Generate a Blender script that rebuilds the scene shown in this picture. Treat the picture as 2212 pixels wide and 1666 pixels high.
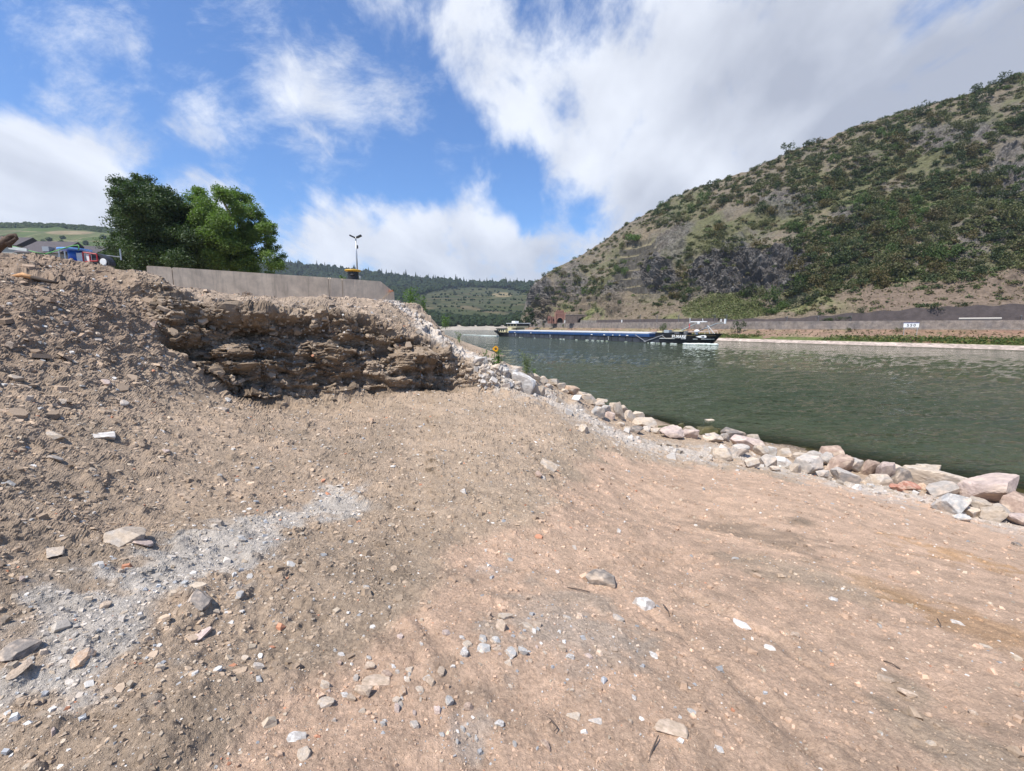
import bpy, math, random
import numpy as np
from mathutils import Vector, Matrix
rng = np.random.default_rng(7); random.seed(7)
PI = math.pi
for o in list(bpy.data.objects): bpy.data.objects.remove(o)
S = bpy.context.scene
COL = S.collection
# ------------------------------------------------------------------ camera
F_U, CX, CY, PITCH, CAMZ = 950.0, 1106.0, 833.0, math.radians(7.85), 5.2
cam = bpy.data.cameras.new('camera'); camo = bpy.data.objects.new('camera', cam); COL.objects.link(camo)
cam.sensor_width = 36; cam.lens = 36 * F_U / 2212; cam.clip_start = 0.05; cam.clip_end = 8000
camo.location = (0, 0, CAMZ); camo.rotation_euler = (math.radians(90) - PITCH, 0, 0)
S.camera = camo
# ------------------------------------------------------------------ light
SUN_EL, SUN_DIR = math.radians(60), Vector((-0.72, -0.69, 0)).normalized()
sd = Vector((SUN_DIR.x * math.cos(SUN_EL), SUN_DIR.y * math.cos(SUN_EL), math.sin(SUN_EL)))
sun = bpy.data.lights.new('sun', 'SUN'); sun.energy = 4.7; sun.angle = math.radians(0.5); sun.color = (1, 0.955, 0.88)
suno = bpy.data.objects.new('sun', sun); COL.objects.link(suno)
suno.rotation_euler = sd.to_track_quat('Z', 'Y').to_euler()
S.view_settings.view_transform = 'Standard'; S.view_settings.look = 'None'
S.view_settings.exposure = 0.5; S.view_settings.gamma = 1; S.view_settings.use_curve_mapping = False
S.cycles.max_bounces = 6; S.cycles.transparent_max_bounces = 16; S.cycles.volume_bounces = 0
S.cycles.use_denoising = True

def ray(px, py):
    u = (CY - py) / F_U; c, s = math.cos(PITCH), math.sin(PITCH)
    y = c + u * s
    return ((px - CX) / F_U / y, (u * c - s) / y)      # x and z per unit of y
def PD(px, py, d):
    a, b = ray(px, py); return (a * d, d, CAMZ + b * d)
def PZ(px, py, z):
    a, b = ray(px, py); return PD(px, py, (z - CAMZ) / b)
def to_px(p):
    x, y, z = p[0], p[1], p[2] - CAMZ; c, s = math.cos(PITCH), math.sin(PITCH)
    f = y * c - z * s; u = y * s + z * c
    return CX + F_U * x / f, CY - F_U * u / f

def nd(nt, t, loc=None, **kw):
    n = nt.nodes.new(t)
    for k, v in kw.items():
        if k.startswith('i_'):
            n.inputs[k[2:].replace('_', ' ')].default_value = v
        else: setattr(n, k, v)
    return n
world = bpy.data.worlds.new('World'); S.world = world; world.use_nodes = True
def build_world():
    nt = world.node_tree; nt.nodes.clear(); L = nt.links.new
    out = nd(nt, 'ShaderNodeOutputWorld'); bg = nd(nt, 'ShaderNodeBackground'); bg.inputs[1].default_value = 0.108
    sky = nd(nt, 'ShaderNodeTexSky', sky_type='NISHITA', sun_disc=False)
    sky.sun_elevation = SUN_EL; sky.sun_rotation = math.atan2(SUN_DIR.x, SUN_DIR.y)
    sky.altitude = 100; sky.air_density = 1.0; sky.dust_density = 0.7; sky.ozone_density = 3.0
    tc = nd(nt, 'ShaderNodeTexCoord'); G = tc.outputs['Generated']
    def M(op, a, b=None, c=None, clamp=False):
        n = nd(nt, 'ShaderNodeMath', operation=op, use_clamp=clamp)
        for i, v in enumerate((a, b, c)):
            if v is None: continue
            if isinstance(v, (int, float)): n.inputs[i].default_value = v
            else: L(v, n.inputs[i])
        return n.outputs[0]
    sep = nd(nt, 'ShaderNodeSeparateXYZ'); L(G, sep.inputs[0])
    def blob(px, py, r, w):
        a, b = ray(px, py); c = Vector((a, 1, b)).normalized()
        n = nd(nt, 'ShaderNodeVectorMath', operation='DISTANCE'); L(G, n.inputs[0]); n.inputs[1].default_value = c
        k = (c.y * math.cos(PITCH) - c.z * math.sin(PITCH))
        m = nd(nt, 'ShaderNodeMapRange', interpolation_type='SMOOTHERSTEP'); L(n.outputs['Value'], m.inputs[0])
        R = r / F_U * k
        m.inputs[1].default_value = R * 1.25; m.inputs[2].default_value = R * 0.15; m.inputs[3].default_value = 0; m.inputs[4].default_value = w
        return m.outputs[0]
    def tot(bl, base):
        v = None
        for b in bl:
            o = blob(*b); v = o if v is None else M('ADD', v, o)
        return M('ADD', v, base)
    # streak coordinates: fan on the cloud plane, stretched
    zz = M('MAXIMUM', sep.outputs[2], 0.0); zz = M('ADD', zz, 0.22)
    cu = M('DIVIDE', sep.outputs[0], zz); cv = M('DIVIDE', sep.outputs[1], zz)
    cmb = nd(nt, 'ShaderNodeCombineXYZ'); L(cu, cmb.inputs[0]); L(cv, cmb.inputs[1])
    mp = nd(nt, 'ShaderNodeMapping'); L(cmb.outputs[0], mp.inputs[0]); mp.inputs['Rotation'].default_value = (0, 0, math.radians(-38)); mp.inputs['Scale'].default_value = (1.7, 0.65, 1)
    n1 = nd(nt, 'ShaderNodeTexNoise', noise_dimensions='3D'); L(mp.outputs[0], n1.inputs[0]); n1.inputs['Scale'].default_value = 2.3; n1.inputs['Detail'].default_value = 10; n1.inputs['Roughness'].default_value = 0.62; n1.inputs['Distortion'].default_value = 0.35
    n2 = nd(nt, 'ShaderNodeTexNoise'); L(G, n2.inputs[0]); n2.inputs['Scale'].default_value = 7.0; n2.inputs['Detail'].default_value = 10; n2.inputs['Roughness'].default_value = 0.62; n2.inputs['Distortion'].default_value = 0.2
    nn = M('ADD', M('MULTIPLY', M('SUBTRACT', n1.outputs[0], 0.5), 1.45), M('MULTIPLY', M('SUBTRACT', n2.outputs[0], 0.5), 1.7))
    cover = tot([(1900, 40, 700, .50), (1300, 20, 300, .28), (2250, 250, 520, .42), (1560, 220, 330, .40), (1330, 330, 200, .24), (1450, 60, 260, .15), (1430, 420, 170, .50), (1230, 240, 140, .28), (1120, 70, 220, .36), (930, 10, 170, .36), (800, -30, 120, .3), (1010, 110, 130, .28), (1080, 205, 100, .26), (1120, 300, 90, .24), (1230, 370, 100, .28),
                 (720, 490, 100, .26), (800, 500, 90, .2), (1010, 590, 170, .48), (1200, 600, 180, .50), (830, 560, 150, .46), (660, 540, 140, .46), (900, 500, 80, .3), (1060, 510, 80, .22), (1340, 600, 120, .4), (960, 660, 300, .3), (1280, 465, 60, -.2), (1120, 440, 70, -.12), (1000, 400, 70, .05),
                 (20, 420, 190, .68), (140, 440, 150, .52), (-150, 420, 300, .6), (215, 300, 70, .26), (235, 350, 70, .30), (430, 425, 90, .52), (510, 440, 70, .3), (220, 500, 130, .42), (60, 330, 120, .2), (150, 280, 60, .2),
                 (520, 30, 80, .12), (560, 90, 80, .16), (610, 150, 80, .26), (640, 190, 60, .20), (560, 215, 45, .2), (640, 252, 70, .30), (700, 320, 65, .32), (755, 150, 75, .16), (690, 80, 80, .14), (400, 272, 70, .34), (480, 300, 60, .26), (415, 90, 50, .2), (245, 60, 40, .28), (180, 95, 30, .22), (50, 20, 70, .25),
                 (860, 215, 50, .2), (1010, 390, 90, .2), (820, 240, 50, .12), (780, 300, 60, .15)], -0.27)
    # clouds behind the camera as well
    back = M('MULTIPLY', M('MULTIPLY', sep.outputs[1], -1.0, clamp=True), 0.45)
    dens = M('ADD', M('ADD', cover, nn), back)
    mr = nd(nt, 'ShaderNodeMapRange', interpolation_type='SMOOTHSTEP'); L(dens, mr.inputs[0]); mr.inputs[1].default_value = -0.10; mr.inputs[2].default_value = 0.55
    # thin high streaks
    yy = M('MAXIMUM', M('ABSOLUTE', sep.outputs[1]), 0.15); c2 = nd(nt, 'ShaderNodeCombineXYZ'); L(M('DIVIDE', sep.outputs[0], yy), c2.inputs[0]); L(M('DIVIDE', sep.outputs[2], yy), c2.inputs[1])
    mp2 = nd(nt, 'ShaderNodeMapping'); L(c2.outputs[0], mp2.inputs[0]); mp2.inputs['Rotation'].default_value = (0, 0, math.radians(38)); mp2.inputs['Scale'].default_value = (3.6, 6.4, 1)
    n5 = nd(nt, 'ShaderNodeTexNoise'); L(mp2.outputs[0], n5.inputs[0]); n5.inputs['Scale'].default_value = 1.0; n5.inputs['Detail'].default_value = 11; n5.inputs['Roughness'].default_value = 0.70; n5.inputs['Distortion'].default_value = 0.25
    reg = tot([(540, 70, 110, .28), (600, 160, 100, .36), (680, 60, 120, .30), (690, 290, 140, .6), (760, 180, 120, .4), (470, 280, 120, .45), (430, 200, 90, .2), (250, 60, 90, .35), (90, 30, 120, .4), (180, 280, 150, .45), (300, 360, 120, .3), (860, 220, 80, .25), (1000, 360, 90, .3), (950, 120, 150, .25), (240, 150, 120, .15), (400, 80, 90, .25)], 0.0)
    ci = nd(nt, 'ShaderNodeMapRange', interpolation_type='SMOOTHSTEP'); L(M('ADD', n5.outputs[0], M('MULTIPLY', reg, 0.42)), ci.inputs[0]); ci.inputs[1].default_value = 0.60; ci.inputs[2].default_value = 0.98; ci.inputs[4].default_value = .92
    # brightness of the cloud: whites and grey undersides
    shade = tot([(1950, 330, 420, .52), (1700, 260, 260, .34), (2150, 80, 420, .3), (1380, 60, 120, .15), (1400, 430, 110, .2), (1400, 465, 130, .35), (1550, 120, 260, .12), (60, 480, 200, .35), (950, 600, 300, .25), (1250, 600, 250, .25)], 0.0)
    n3 = nd(nt, 'ShaderNodeTexNoise'); L(mp.outputs[0], n3.inputs[0]); n3.inputs['Scale'].default_value = 1.3; n3.inputs['Detail'].default_value = 7; n3.inputs['Distortion'].default_value = 0.3
    n4 = nd(nt, 'ShaderNodeTexNoise'); L(G, n4.inputs[0]); n4.inputs['Scale'].default_value = 9; n4.inputs['Detail'].default_value = 6
    sh = M('ADD', M('ADD', shade, M('MULTIPLY', M('SUBTRACT', n3.outputs[0], 0.5), 2.0)), M('MULTIPLY', M('SUBTRACT', n4.outputs[0], 0.5), 0.9))
    sh = M('ADD', sh, 0.10, clamp=True)
    cr = nd(nt, 'ShaderNodeMix', data_type='RGBA'); L(sh, cr.inputs[0])
    cr.inputs[6].default_value = (6.3, 6.6, 7.2, 1); cr.inputs[7].default_value = (3.2, 3.45, 4.1, 1)
    skm = nd(nt, 'ShaderNodeMix', data_type='RGBA', blend_type='MULTIPLY'); skm.inputs[0].default_value = 1; L(sky.outputs[0], skm.inputs[6]); skm.inputs[7].default_value = (0.66, 0.93, 1.24, 1)
    mx = nd(nt, 'ShaderNodeMix', data_type='RGBA'); L(M('MAXIMUM', M('MULTIPLY', mr.outputs[0], 0.97), ci.outputs[0]), mx.inputs[0]); L(skm.outputs[2], mx.inputs[6]); L(cr.outputs[2], mx.inputs[7])
    L(mx.outputs[2], bg.inputs[0]); L(bg.outputs[0], out.inputs[0])
build_world()
# ------------------------------------------------------------------ numpy noise
def _h(ix, iy, iz, seed):
    h = (ix * 374761393 + iy * 668265263 + iz * 1442695041 + seed * 97531) & 0xffffffff
    h = ((h ^ (h >> 13)) * 1274126177) & 0xffffffff
    h = h ^ (h >> 16)
    return h.astype(np.float64) / 4294967295.0 * 2 - 1
def vn(p, seed=0):
    i = np.floor(p).astype(np.int64); f = p - i; u = f * f * f * (f * (f * 6 - 15) + 10)
    r = 0
    for dx in (0, 1):
        wx = u[:, 0] if dx else 1 - u[:, 0]
        for dy in (0, 1):
            wy = u[:, 1] if dy else 1 - u[:, 1]
            for dz in (0, 1):
                wz = u[:, 2] if dz else 1 - u[:, 2]
                r = r + wx * wy * wz * _h(i[:, 0] + dx, i[:, 1] + dy, i[:, 2] + dz, seed)
    return r
def fbm(p, sc, oc=4, seed=0, gain=0.5):
    p = np.asarray(p, float) * np.asarray(sc, float); a, t, r = 1.0, 0.0, 0
    for k in range(oc):
        r = r + a * vn(p, seed + k * 17); t += a; a *= gain; p = p * 2.03 + 11.3
    return r / t
def ridged(p, sc, oc=4, seed=0, gain=0.5):
    p = np.asarray(p, float) * np.asarray(sc, float); a, t, r = 1.0, 0.0, 0
    for k in range(oc):
        r = r + a * (1 - 2 * np.abs(vn(p, seed + k * 17))); t += a; a *= gain; p = p * 2.07 + 5.1
    return r / t
def sst(a, b, x):
    t = np.clip((x - a) / (b - a), 0, 1); return t * t * (3 - 2 * t)
def xyz(x, y, z=0): return np.stack([x, y, np.broadcast_to(z, np.shape(x))], -1).astype(float)
# ------------------------------------------------------------------ mesh helpers
def link(o, parent=None):
    COL.objects.link(o)
    if parent: o.parent = parent
    return o
def mesh_np(name, V, F, mat, parent=None, col=None, smooth=False, extra=None, mats=None, midx=None):
    V = np.asarray(V, dtype=np.float32); me = bpy.data.meshes.new(name)
    if isinstance(F, np.ndarray):
        n, k = F.shape; loops = F.ravel(); starts = np.arange(n) * k
    else:
        ln = np.array([len(f) for f in F]); loops = np.array([i for f in F for i in f]); starts = np.concatenate([[0], np.cumsum(ln)[:-1]]); n = len(F)
    me.vertices.add(len(V)); me.vertices.foreach_set('co', V.ravel())
    me.loops.add(len(loops)); me.loops.foreach_set('vertex_index', loops.astype(np.int32))
    me.polygons.add(n); me.polygons.foreach_set('loop_start', starts.astype(np.int32))
    if midx is not None: me.polygons.foreach_set('material_index', np.asarray(midx, dtype=np.int32))
    me.update(calc_edges=True)
    me.polygons.foreach_set('use_smooth', np.full(n, bool(smooth)))
    if col is not None:
        c = np.ones((len(V), 4), dtype=np.float32); c[:, :3] = col
        a = me.color_attributes.new('Col', 'FLOAT_COLOR', 'POINT'); a.data.foreach_set('color', c.ravel())
    for k, v in (extra or {}).items():
        a = me.attributes.new(k, 'FLOAT', 'POINT'); a.data.foreach_set('value', np.asarray(v, dtype=np.float32))
    if mats:
        for m in mats: me.materials.append(m)
    else: me.materials.append(mat)
    o = bpy.data.objects.new(name, me)
    return link(o, parent)
class MB:
    def __init__(s): s.V = []; s.F = []; s.n = 0
    def add(s, V, F):
        s.V.append(np.asarray(V, float)); s.F += [tuple(int(i) + s.n for i in f) for f in F]; s.n += len(V); return s
    def box(s, x0, x1, y0, y1, z0, z1, M=None, bev=0):
        V = np.array([(x, y, z) for z in (z0, z1) for y in (y0, y1) for x in (x0, x1)], float)
        if M is not None: V = np.array([M @ Vector(v) for v in V])
        return s.add(V, [(0, 2, 3, 1), (4, 5, 7, 6), (0, 1, 5, 4), (2, 6, 7, 3), (0, 4, 6, 2), (1, 3, 7, 5)])
    def tube(s, pts, rad, sides=6, cap=True):
        pts = [Vector(p) for p in pts]; n = len(pts)
        rad = [rad] * n if isinstance(rad, (int, float)) else rad
        V = []
        for i, p in enumerate(pts):
            t = (pts[min(i + 1, n - 1)] - pts[max(i - 1, 0)])
            if t.length < 1e-9: t = Vector((0, 0, 1))
            t.normalize(); a = t.cross(Vector((0, 0, 1)) if abs(t.z) < 0.9 else Vector((1, 0, 0))).normalized(); b = t.cross(a)
            for k in range(sides):
                an = 2 * PI * k / sides; V.append(p + (a * math.cos(an) + b * math.sin(an)) * rad[i])
        F = [(i * sides + k, i * sides + (k + 1) % sides, (i + 1) * sides + (k + 1) % sides, (i + 1) * sides + k) for i in range(n - 1) for k in range(sides)]
        if cap: F += [tuple(range(sides))[::-1], tuple((n - 1) * sides + k for k in range(sides))]
        return s.add(V, F)
    def lathe(s, prof, seg=24, c=(0, 0, 0)):
        V = [(c[0] + r * math.cos(2 * PI * k / seg), c[1] + r * math.sin(2 * PI * k / seg), c[2] + z) for r, z in prof for k in range(seg)]
        F = [(i * seg + k, i * seg + (k + 1) % seg, (i + 1) * seg + (k + 1) % seg, (i + 1) * seg + k) for i in range(len(prof) - 1) for k in range(seg)]
        F += [tuple(range(seg))[::-1], tuple((len(prof) - 1) * seg + k for k in range(seg))]
        return s.add(V, F)
    def prism(s, poly, y0, y1, M=None):   # poly in x,z extruded along y
        n = len(poly); V = [Vector((x, y, z)) for y in (y0, y1) for x, z in poly]
        if M is not None: V = [M @ v for v in V]
        F = [(i, (i + 1) % n, n + (i + 1) % n, n + i) for i in range(n)] + [tuple(range(n))[::-1], tuple(range(n, 2 * n))]
        return s.add(V, F)
    def build(s, name, mat, parent=None, smooth=False, M=None):
        V = np.concatenate(s.V)
        if M is not None: V = np.array([M @ Vector(v) for v in V])
        o = mesh_np(name, V, s.F, mat, parent, smooth=smooth)
        if smooth:
            pass
        return o
def tag(o, label=None, cat=None, group=None, kind=None):
    for k, v in (('label', label), ('category', cat), ('group', group), ('kind', kind)):
        if v: o[k] = v
    return o
def empty(name, loc, rz=0):
    o = bpy.data.objects.new(name, None); COL.objects.link(o); o.location = loc; o.rotation_euler = (0, 0, rz); o.empty_display_size = 0.3
    return o
# ------------------------------------------------------------------ materials
MATS = {}
def mat(name, base=(0.5, 0.5, 0.5), rough=0.8, streak=0.0, var=0.0, vscale=8.0, bump=0.0, bscale=30.0, metal=0.0, attr=False, objrand=0.0, bump2=0.0, b2scale=4.0, spec=0.5, dust=None, transl=0.0, dist=0.02, detail=6):
    if name in MATS: return MATS[name]
    m = bpy.data.materials.new(name); m.use_nodes = True; nt = m.node_tree; nt.nodes.clear(); L = nt.links.new
    out = nd(nt, 'ShaderNodeOutputMaterial'); b = nd(nt, 'ShaderNodeBsdfPrincipled')
    b.inputs['Roughness'].default_value = rough; b.inputs['Metallic'].default_value = metal; b.inputs['Specular IOR Level'].default_value = spec
    geo = nd(nt, 'ShaderNodeNewGeometry'); tc = nd(nt, 'ShaderNodeTexCoord')
    P = tc.outputs['Object'] if not attr else geo.outputs['Position']
    if attr:
        a = nd(nt, 'ShaderNodeAttribute', attribute_name='Col'); c = a.outputs['Color']
    else:
        r = nd(nt, 'ShaderNodeRGB'); r.outputs[0].default_value = (*base, 1); c = r.outputs[0]
    if dust is not None:       # second colour over up-facing parts / patches
        n = nd(nt, 'ShaderNodeTexNoise'); L(P, n.inputs[0]); n.inputs['Scale'].default_value = vscale * 0.45; n.inputs['Detail'].default_value = 5
        mr = nd(nt, 'ShaderNodeMapRange'); L(n.outputs[0], mr.inputs[0]); mr.inputs[1].default_value = 0.45; mr.inputs[2].default_value = 0.62
        mx = nd(nt, 'ShaderNodeMix', data_type='RGBA'); L(mr.outputs[0], mx.inputs[0]); L(c, mx.inputs[6]); mx.inputs[7].default_value = (*dust, 1); c = mx.outputs[2]
    if var > 0:
        n = nd(nt, 'ShaderNodeTexNoise'); L(P, n.inputs[0]); n.inputs['Scale'].default_value = vscale; n.inputs['Detail'].default_value = detail; n.inputs['Roughness'].default_value = 0.65
        mr = nd(nt, 'ShaderNodeMapRange'); L(n.outputs[0], mr.inputs[0]); mr.inputs[1].default_value = 0.3; mr.inputs[2].default_value = 0.7
        mr.inputs[3].default_value = 1 - var; mr.inputs[4].default_value = 1 + var
        mx = nd(nt, 'ShaderNodeVectorMath', operation='SCALE'); L(c, mx.inputs[0]); L(mr.outputs[0], mx.inputs['Scale']); c = mx.outputs[0]
    if streak > 0:       # rain streaks running down
        mp = nd(nt, 'ShaderNodeMapping'); L(geo.outputs['Position'], mp.inputs[0]); mp.inputs['Scale'].default_value = (3.2, 3.2, .28)
        n = nd(nt, 'ShaderNodeTexNoise'); L(mp.outputs[0], n.inputs[0]); n.inputs['Scale'].default_value = 2.2; n.inputs['Detail'].default_value = 6; n.inputs['Roughness'].default_value = .7
        mr = nd(nt, 'ShaderNodeMapRange'); L(n.outputs[0], mr.inputs[0]); mr.inputs[1].default_value = .5; mr.inputs[2].default_value = .72; mr.inputs[3].default_value = 1; mr.inputs[4].default_value = 1 - streak
        mx = nd(nt, 'ShaderNodeVectorMath', operation='SCALE'); L(c, mx.inputs[0]); L(mr.outputs[0], mx.inputs['Scale']); c = mx.outputs[0]
    if objrand > 0:
        oi = nd(nt, 'ShaderNodeObjectInfo'); mr = nd(nt, 'ShaderNodeMapRange'); L(oi.outputs['Random'], mr.inputs[0]); mr.inputs[3].default_value = 1 - objrand; mr.inputs[4].default_value = 1 + objrand
        mx = nd(nt, 'ShaderNodeVectorMath', operation='SCALE'); L(c, mx.inputs[0]); L(mr.outputs[0], mx.inputs['Scale']); c = mx.outputs[0]
    L(c, b.inputs['Base Color'])
    nrm = None
    for s_, sc in ((bump2, b2scale), (bump, bscale)):
        if s_ > 0:
            n = nd(nt, 'ShaderNodeTexNoise'); L(P, n.inputs[0]); n.inputs['Scale'].default_value = sc; n.inputs['Detail'].default_value = 5; n.inputs['Roughness'].default_value = 0.6
            bp = nd(nt, 'ShaderNodeBump'); bp.inputs['Strength'].default_value = s_; bp.inputs['Distance'].default_value = dist; L(n.outputs[0], bp.inputs['Height'])
            if nrm: L(nrm, bp.inputs['Normal'])
            nrm = bp.outputs[0]
    if nrm: L(nrm, b.inputs['Normal'])
    if transl > 0:
        t = nd(nt, 'ShaderNodeBsdfTranslucent'); sc = nd(nt, 'ShaderNodeVectorMath', operation='MULTIPLY'); L(c, sc.inputs[0]); sc.inputs[1].default_value = (1.15, 1.4, 0.6); L(sc.outputs[0], t.inputs[0])
        mx = nd(nt, 'ShaderNodeMixShader'); mx.inputs[0].default_value = transl; L(b.outputs[0], mx.inputs[1]); L(t.outputs[0], mx.inputs[2]); L(mx.outputs[0], out.inputs[0])
    else: L(b.outputs[0], out.inputs[0])
    MATS[name] = m; return m
# ================================================================== NEAR GROUND
def tps_fit(pts):
    P = np.array(pts, float); X = P[:, :2]; n = len(X)
    r2 = ((X[:, None] - X[None]) ** 2).sum(-1); K = 0.5 * r2 * np.log(r2 + 1e-9) + np.eye(n) * 0.02
    A = np.zeros((n + 3, n + 3)); A[:n, :n] = K; A[:n, n] = 1; A[:n, n + 1:] = X; A[n, :n] = 1; A[n + 1:, :n] = X.T
    w = np.linalg.solve(A, np.concatenate([P[:, 2], [0, 0, 0]]))
    return X, w
def tps_eval(fit, x, y):
    X, w = fit; out = np.empty(len(x))
    for a in range(0, len(x), 60000):
        xx, yy = x[a:a + 60000], y[a:a + 60000]
        r2 = (xx[:, None] - X[:, 0]) ** 2 + (yy[:, None] - X[:, 1]) ** 2
        out[a:a + 60000] = (0.5 * r2 * np.log(r2 + 1e-9)) @ w[:-3] + w[-3] + w[-2] * xx + w[-1] * yy
    return out
bench = [PZ(*q) for q in [(0, 1660, 3.72), (500, 1660, 3.62), (1106, 1660, 3.5), (1700, 1660, 3.4), (2212, 1660, 3.25), (0, 1400, 3.85), (500, 1400, 3.6), (1106, 1400, 3.42), (1700, 1400, 3.1), (2212, 1400, 2.8),
         (0, 1250, 3.95), (500, 1250, 3.65), (1106, 1250, 3.25), (1700, 1250, 2.75), (2212, 1280, 2.2), (1106, 1120, 3.1)]]
bench += [PD(*q) for q in [(0, 1120, 2.6), (0, 1000, 3.3), (0, 900, 4.1), (0, 800, 5.1), (0, 702, 6.1), (0, 600, 7.1), (0, 536, 8.1), (-300, 900, 3.2), (-300, 700, 4.6), (-300, 560, 6.3),
          (150, 1120, 3.0), (150, 900, 4.8), (130, 800, 5.9), (120, 650, 7.4), (110, 552, 8.8), (250, 1120, 3.3), (250, 1000, 4.2), (250, 900, 5.4), (240, 800, 6.8), (230, 700, 8.0), (225, 640, 8.8), (215, 573, 9.7), (290, 573, 10.2),
          (400, 1000, 4.9), (400, 900, 6.6), (380, 850, 7.9), (600, 1120, 4.0), (600, 1000, 5.6), (600, 900, 8.2), (800, 1120, 4.3), (800, 1000, 6.3), (800, 905, 9.4),
          (1106, 1000, 7.0), (1106, 900, 11), (1120, 862, 13.2), (1200, 862, 15), (1290, 892, 16.5), (1400, 930, 17), (1560, 965, 15.5), (1700, 1005, 14), (1900, 1060, 12), (2212, 1130, 10), (2212, 1200, 7.6),
          (1300, 950, 11.6), (1400, 1000, 11), (1650, 1050, 9.8), (1900, 1120, 8.0), (1400, 1120, 6.5), (1700, 1120, 7.0)]]
wl = [PZ(2600, 1130, 0), PZ(2212, 1066, 0), PZ(1900, 1008, 0), PZ(1720, 968, 0), PZ(1560, 945, 0), PZ(1470, 925, 0), PZ(1405, 905, 0)]
bench += wl + [(p[0] * 1.22 + .5, p[1] * 1.2 + .5, -1.1) for p in wl]
bench += [(4.5, 27, 0), (1.5, 33, 0), (-3, 42, 0), (-8, 60, 0), (8.5, 29, -1.2), (6, 36, -1.2), (3, 50, -1.2), (-2, 65, -1.2)]
bench += [PD(*q) for q in [(1200, 828, 17.3), (1290, 866, 18.6)]] + [(1.5, 21, 1.7), (3, 24, .8), (-1.5, 25, 2.2), (-4, 30, 2.2), (-6, 40, 2), (0.5, 28.5, .9)]
back = [(0, 0, 3.6), (-3, 0, 4.0), (-8, 0, 5.4), (-14, 2, 6.2), (0, -5, 3.9), (-8, -5, 5.0), (8, -5, 2.6), (5, 0, 2.9), (10, 0, 1.9), (14, -2, 0.9), (19, 4, -0.2), (22, 0, -1), (-16, 10, 6.5), (-25, 12, 6.4), (-14, 16, 6.4), (-25, 25, 6.3), (-25, 0, 6.4), (15, -8, 1), (-10, -12, 5), (6, -12, 3), (25, -10, -1), (-30, 45, 6.3), (-18, 45, 6.3), (-12, 60, 6.0), (-30, 65, 6.3)]
Lp = bench + back + [(-7.6, 10.6, 4.1), (-6.2, 12.5, 3.9), (-4.5, 14, 3.6), (-2.5, 16, 3.4), (-6, 17, 3.9), (-2, 20, 3.5), (-9, 13, 4.4)]
Tp = bench + back + [PD(*q) for q in [(340, 648, 10.9), (450, 640, 11.4), (560, 642, 12.0), (680, 643, 13.2), (800, 646, 14.5), (480, 632, 14), (420, 640, 13), (713, 660, 17.4), (620, 656, 16), (560, 650, 15.4), (660, 664, 14.6), (600, 665, 13.5), (840, 652, 19.6), (780, 656, 18), (340, 632, 12.6),
          (1080, 793, 14.2), (1030, 768, 15), (960, 722, 16.8), (900, 672, 18.3), (868, 636, 19.6), (1010, 775, 14.3), (940, 728, 14.4), (880, 680, 15.2)]] + [(-12, 19, 6.4), (-8, 24, 6.4), (-8, 32, 6.2), (-5, 22, 4.9), (-3, 21, 4.0), (-2.2, 18.5, 4.2), (-14, 30, 6.4)]
fL, fT = tps_fit(Lp), tps_fit(Tp)
CL = np.array([(-30, 13), (-12, 11.6), (-9.2, 10.4), (-8.0, 9.6), (-6.9, 10.1), (-5.9, 10.9), (-4.8, 11.9), (-3.5, 12.7), (-2.0, 13.45), (-0.6, 14.0), (0.6, 14.8), (2, 17), (3, 30)], float)
def seg_dist(x, y, L):
    best = np.full(len(x), 1e9); sgn = np.ones(len(x)); tt = np.zeros(len(x))
    for i in range(len(L) - 1):
        a, b = L[i], L[i + 1]; ab = b - a; l2 = (ab ** 2).sum()
        t = np.clip(((x - a[0]) * ab[0] + (y - a[1]) * ab[1]) / l2, 0, 1)
        d = np.hypot(x - a[0] - t * ab[0], y - a[1] - t * ab[1])
        cr = ab[0] * (y - a[1]) - ab[1] * (x - a[0])
        m = d < best; best = np.where(m, d, best); sgn = np.where(m, np.sign(cr), sgn); tt = np.where(m, i + t, tt)
    return best, sgn, tt
def base_h(x, y):
    sdv, sg, tt = seg_dist(x, y, CL); s = sdv * sg
    n = fbm(xyz(x, y), 0.9, 3, 5) * 0.42 + fbm(xyz(x, y), 3.0, 2, 9) * 0.1
    m = sst(-0.30, 0.26, s + n)
    zL, zT = tps_eval(fL, x, y), tps_eval(fT, x, y)
    cap = 6.15 + 0.3 * sst(-9.5, -11, x) - 0.10 * sst(-8, -4, x); ov = np.maximum(zT - cap, 0) * sst(13.0, 14.5, y); zT = zT - ov * 0.93
    hp = 0.30 * (1 - sst(-8.9, -8.0, x + 0 * y)) * (1 - sst(12, 13, y)); zT = zT - hp * sst(5.3, 6.3, zT); zL = zL - hp * sst(5.3, 6.3, zL)
    z = zL + np.maximum(zT - zL, 0) * m
    face = np.exp(-((s + n) / 0.62) ** 2) * sst(0.3, 1.2, zT - zL) * sst(1.6, 3.0, tt) * (1 - sst(9.6, 10.6, tt))
    return z, face, s
def G(px, py, lift=0.0):
    a, b = ray(px, py); d = np.geomspace(0.8, 60, 1500)
    z, f, s = base_h(a * d, d); h = CAMZ + b * d - z
    i = np.argmax(h < 0)
    if h[i] >= 0 or d[i] > 30: return G(px, py + 2, lift)
    i = max(i, 1); t = h[i - 1] / (h[i - 1] - h[i] + 1e-9); dd = d[i - 1] + t * (d[i] - d[i - 1])
    return np.array([a * dd, dd, CAMZ + b * dd])
def GZ(x, y):
    return float(base_h(np.array([x], float), np.array([y], float))[0][0])
def poly_w(pts): return np.array([G(*p)[:2] for p in pts])
_W = {}
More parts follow.
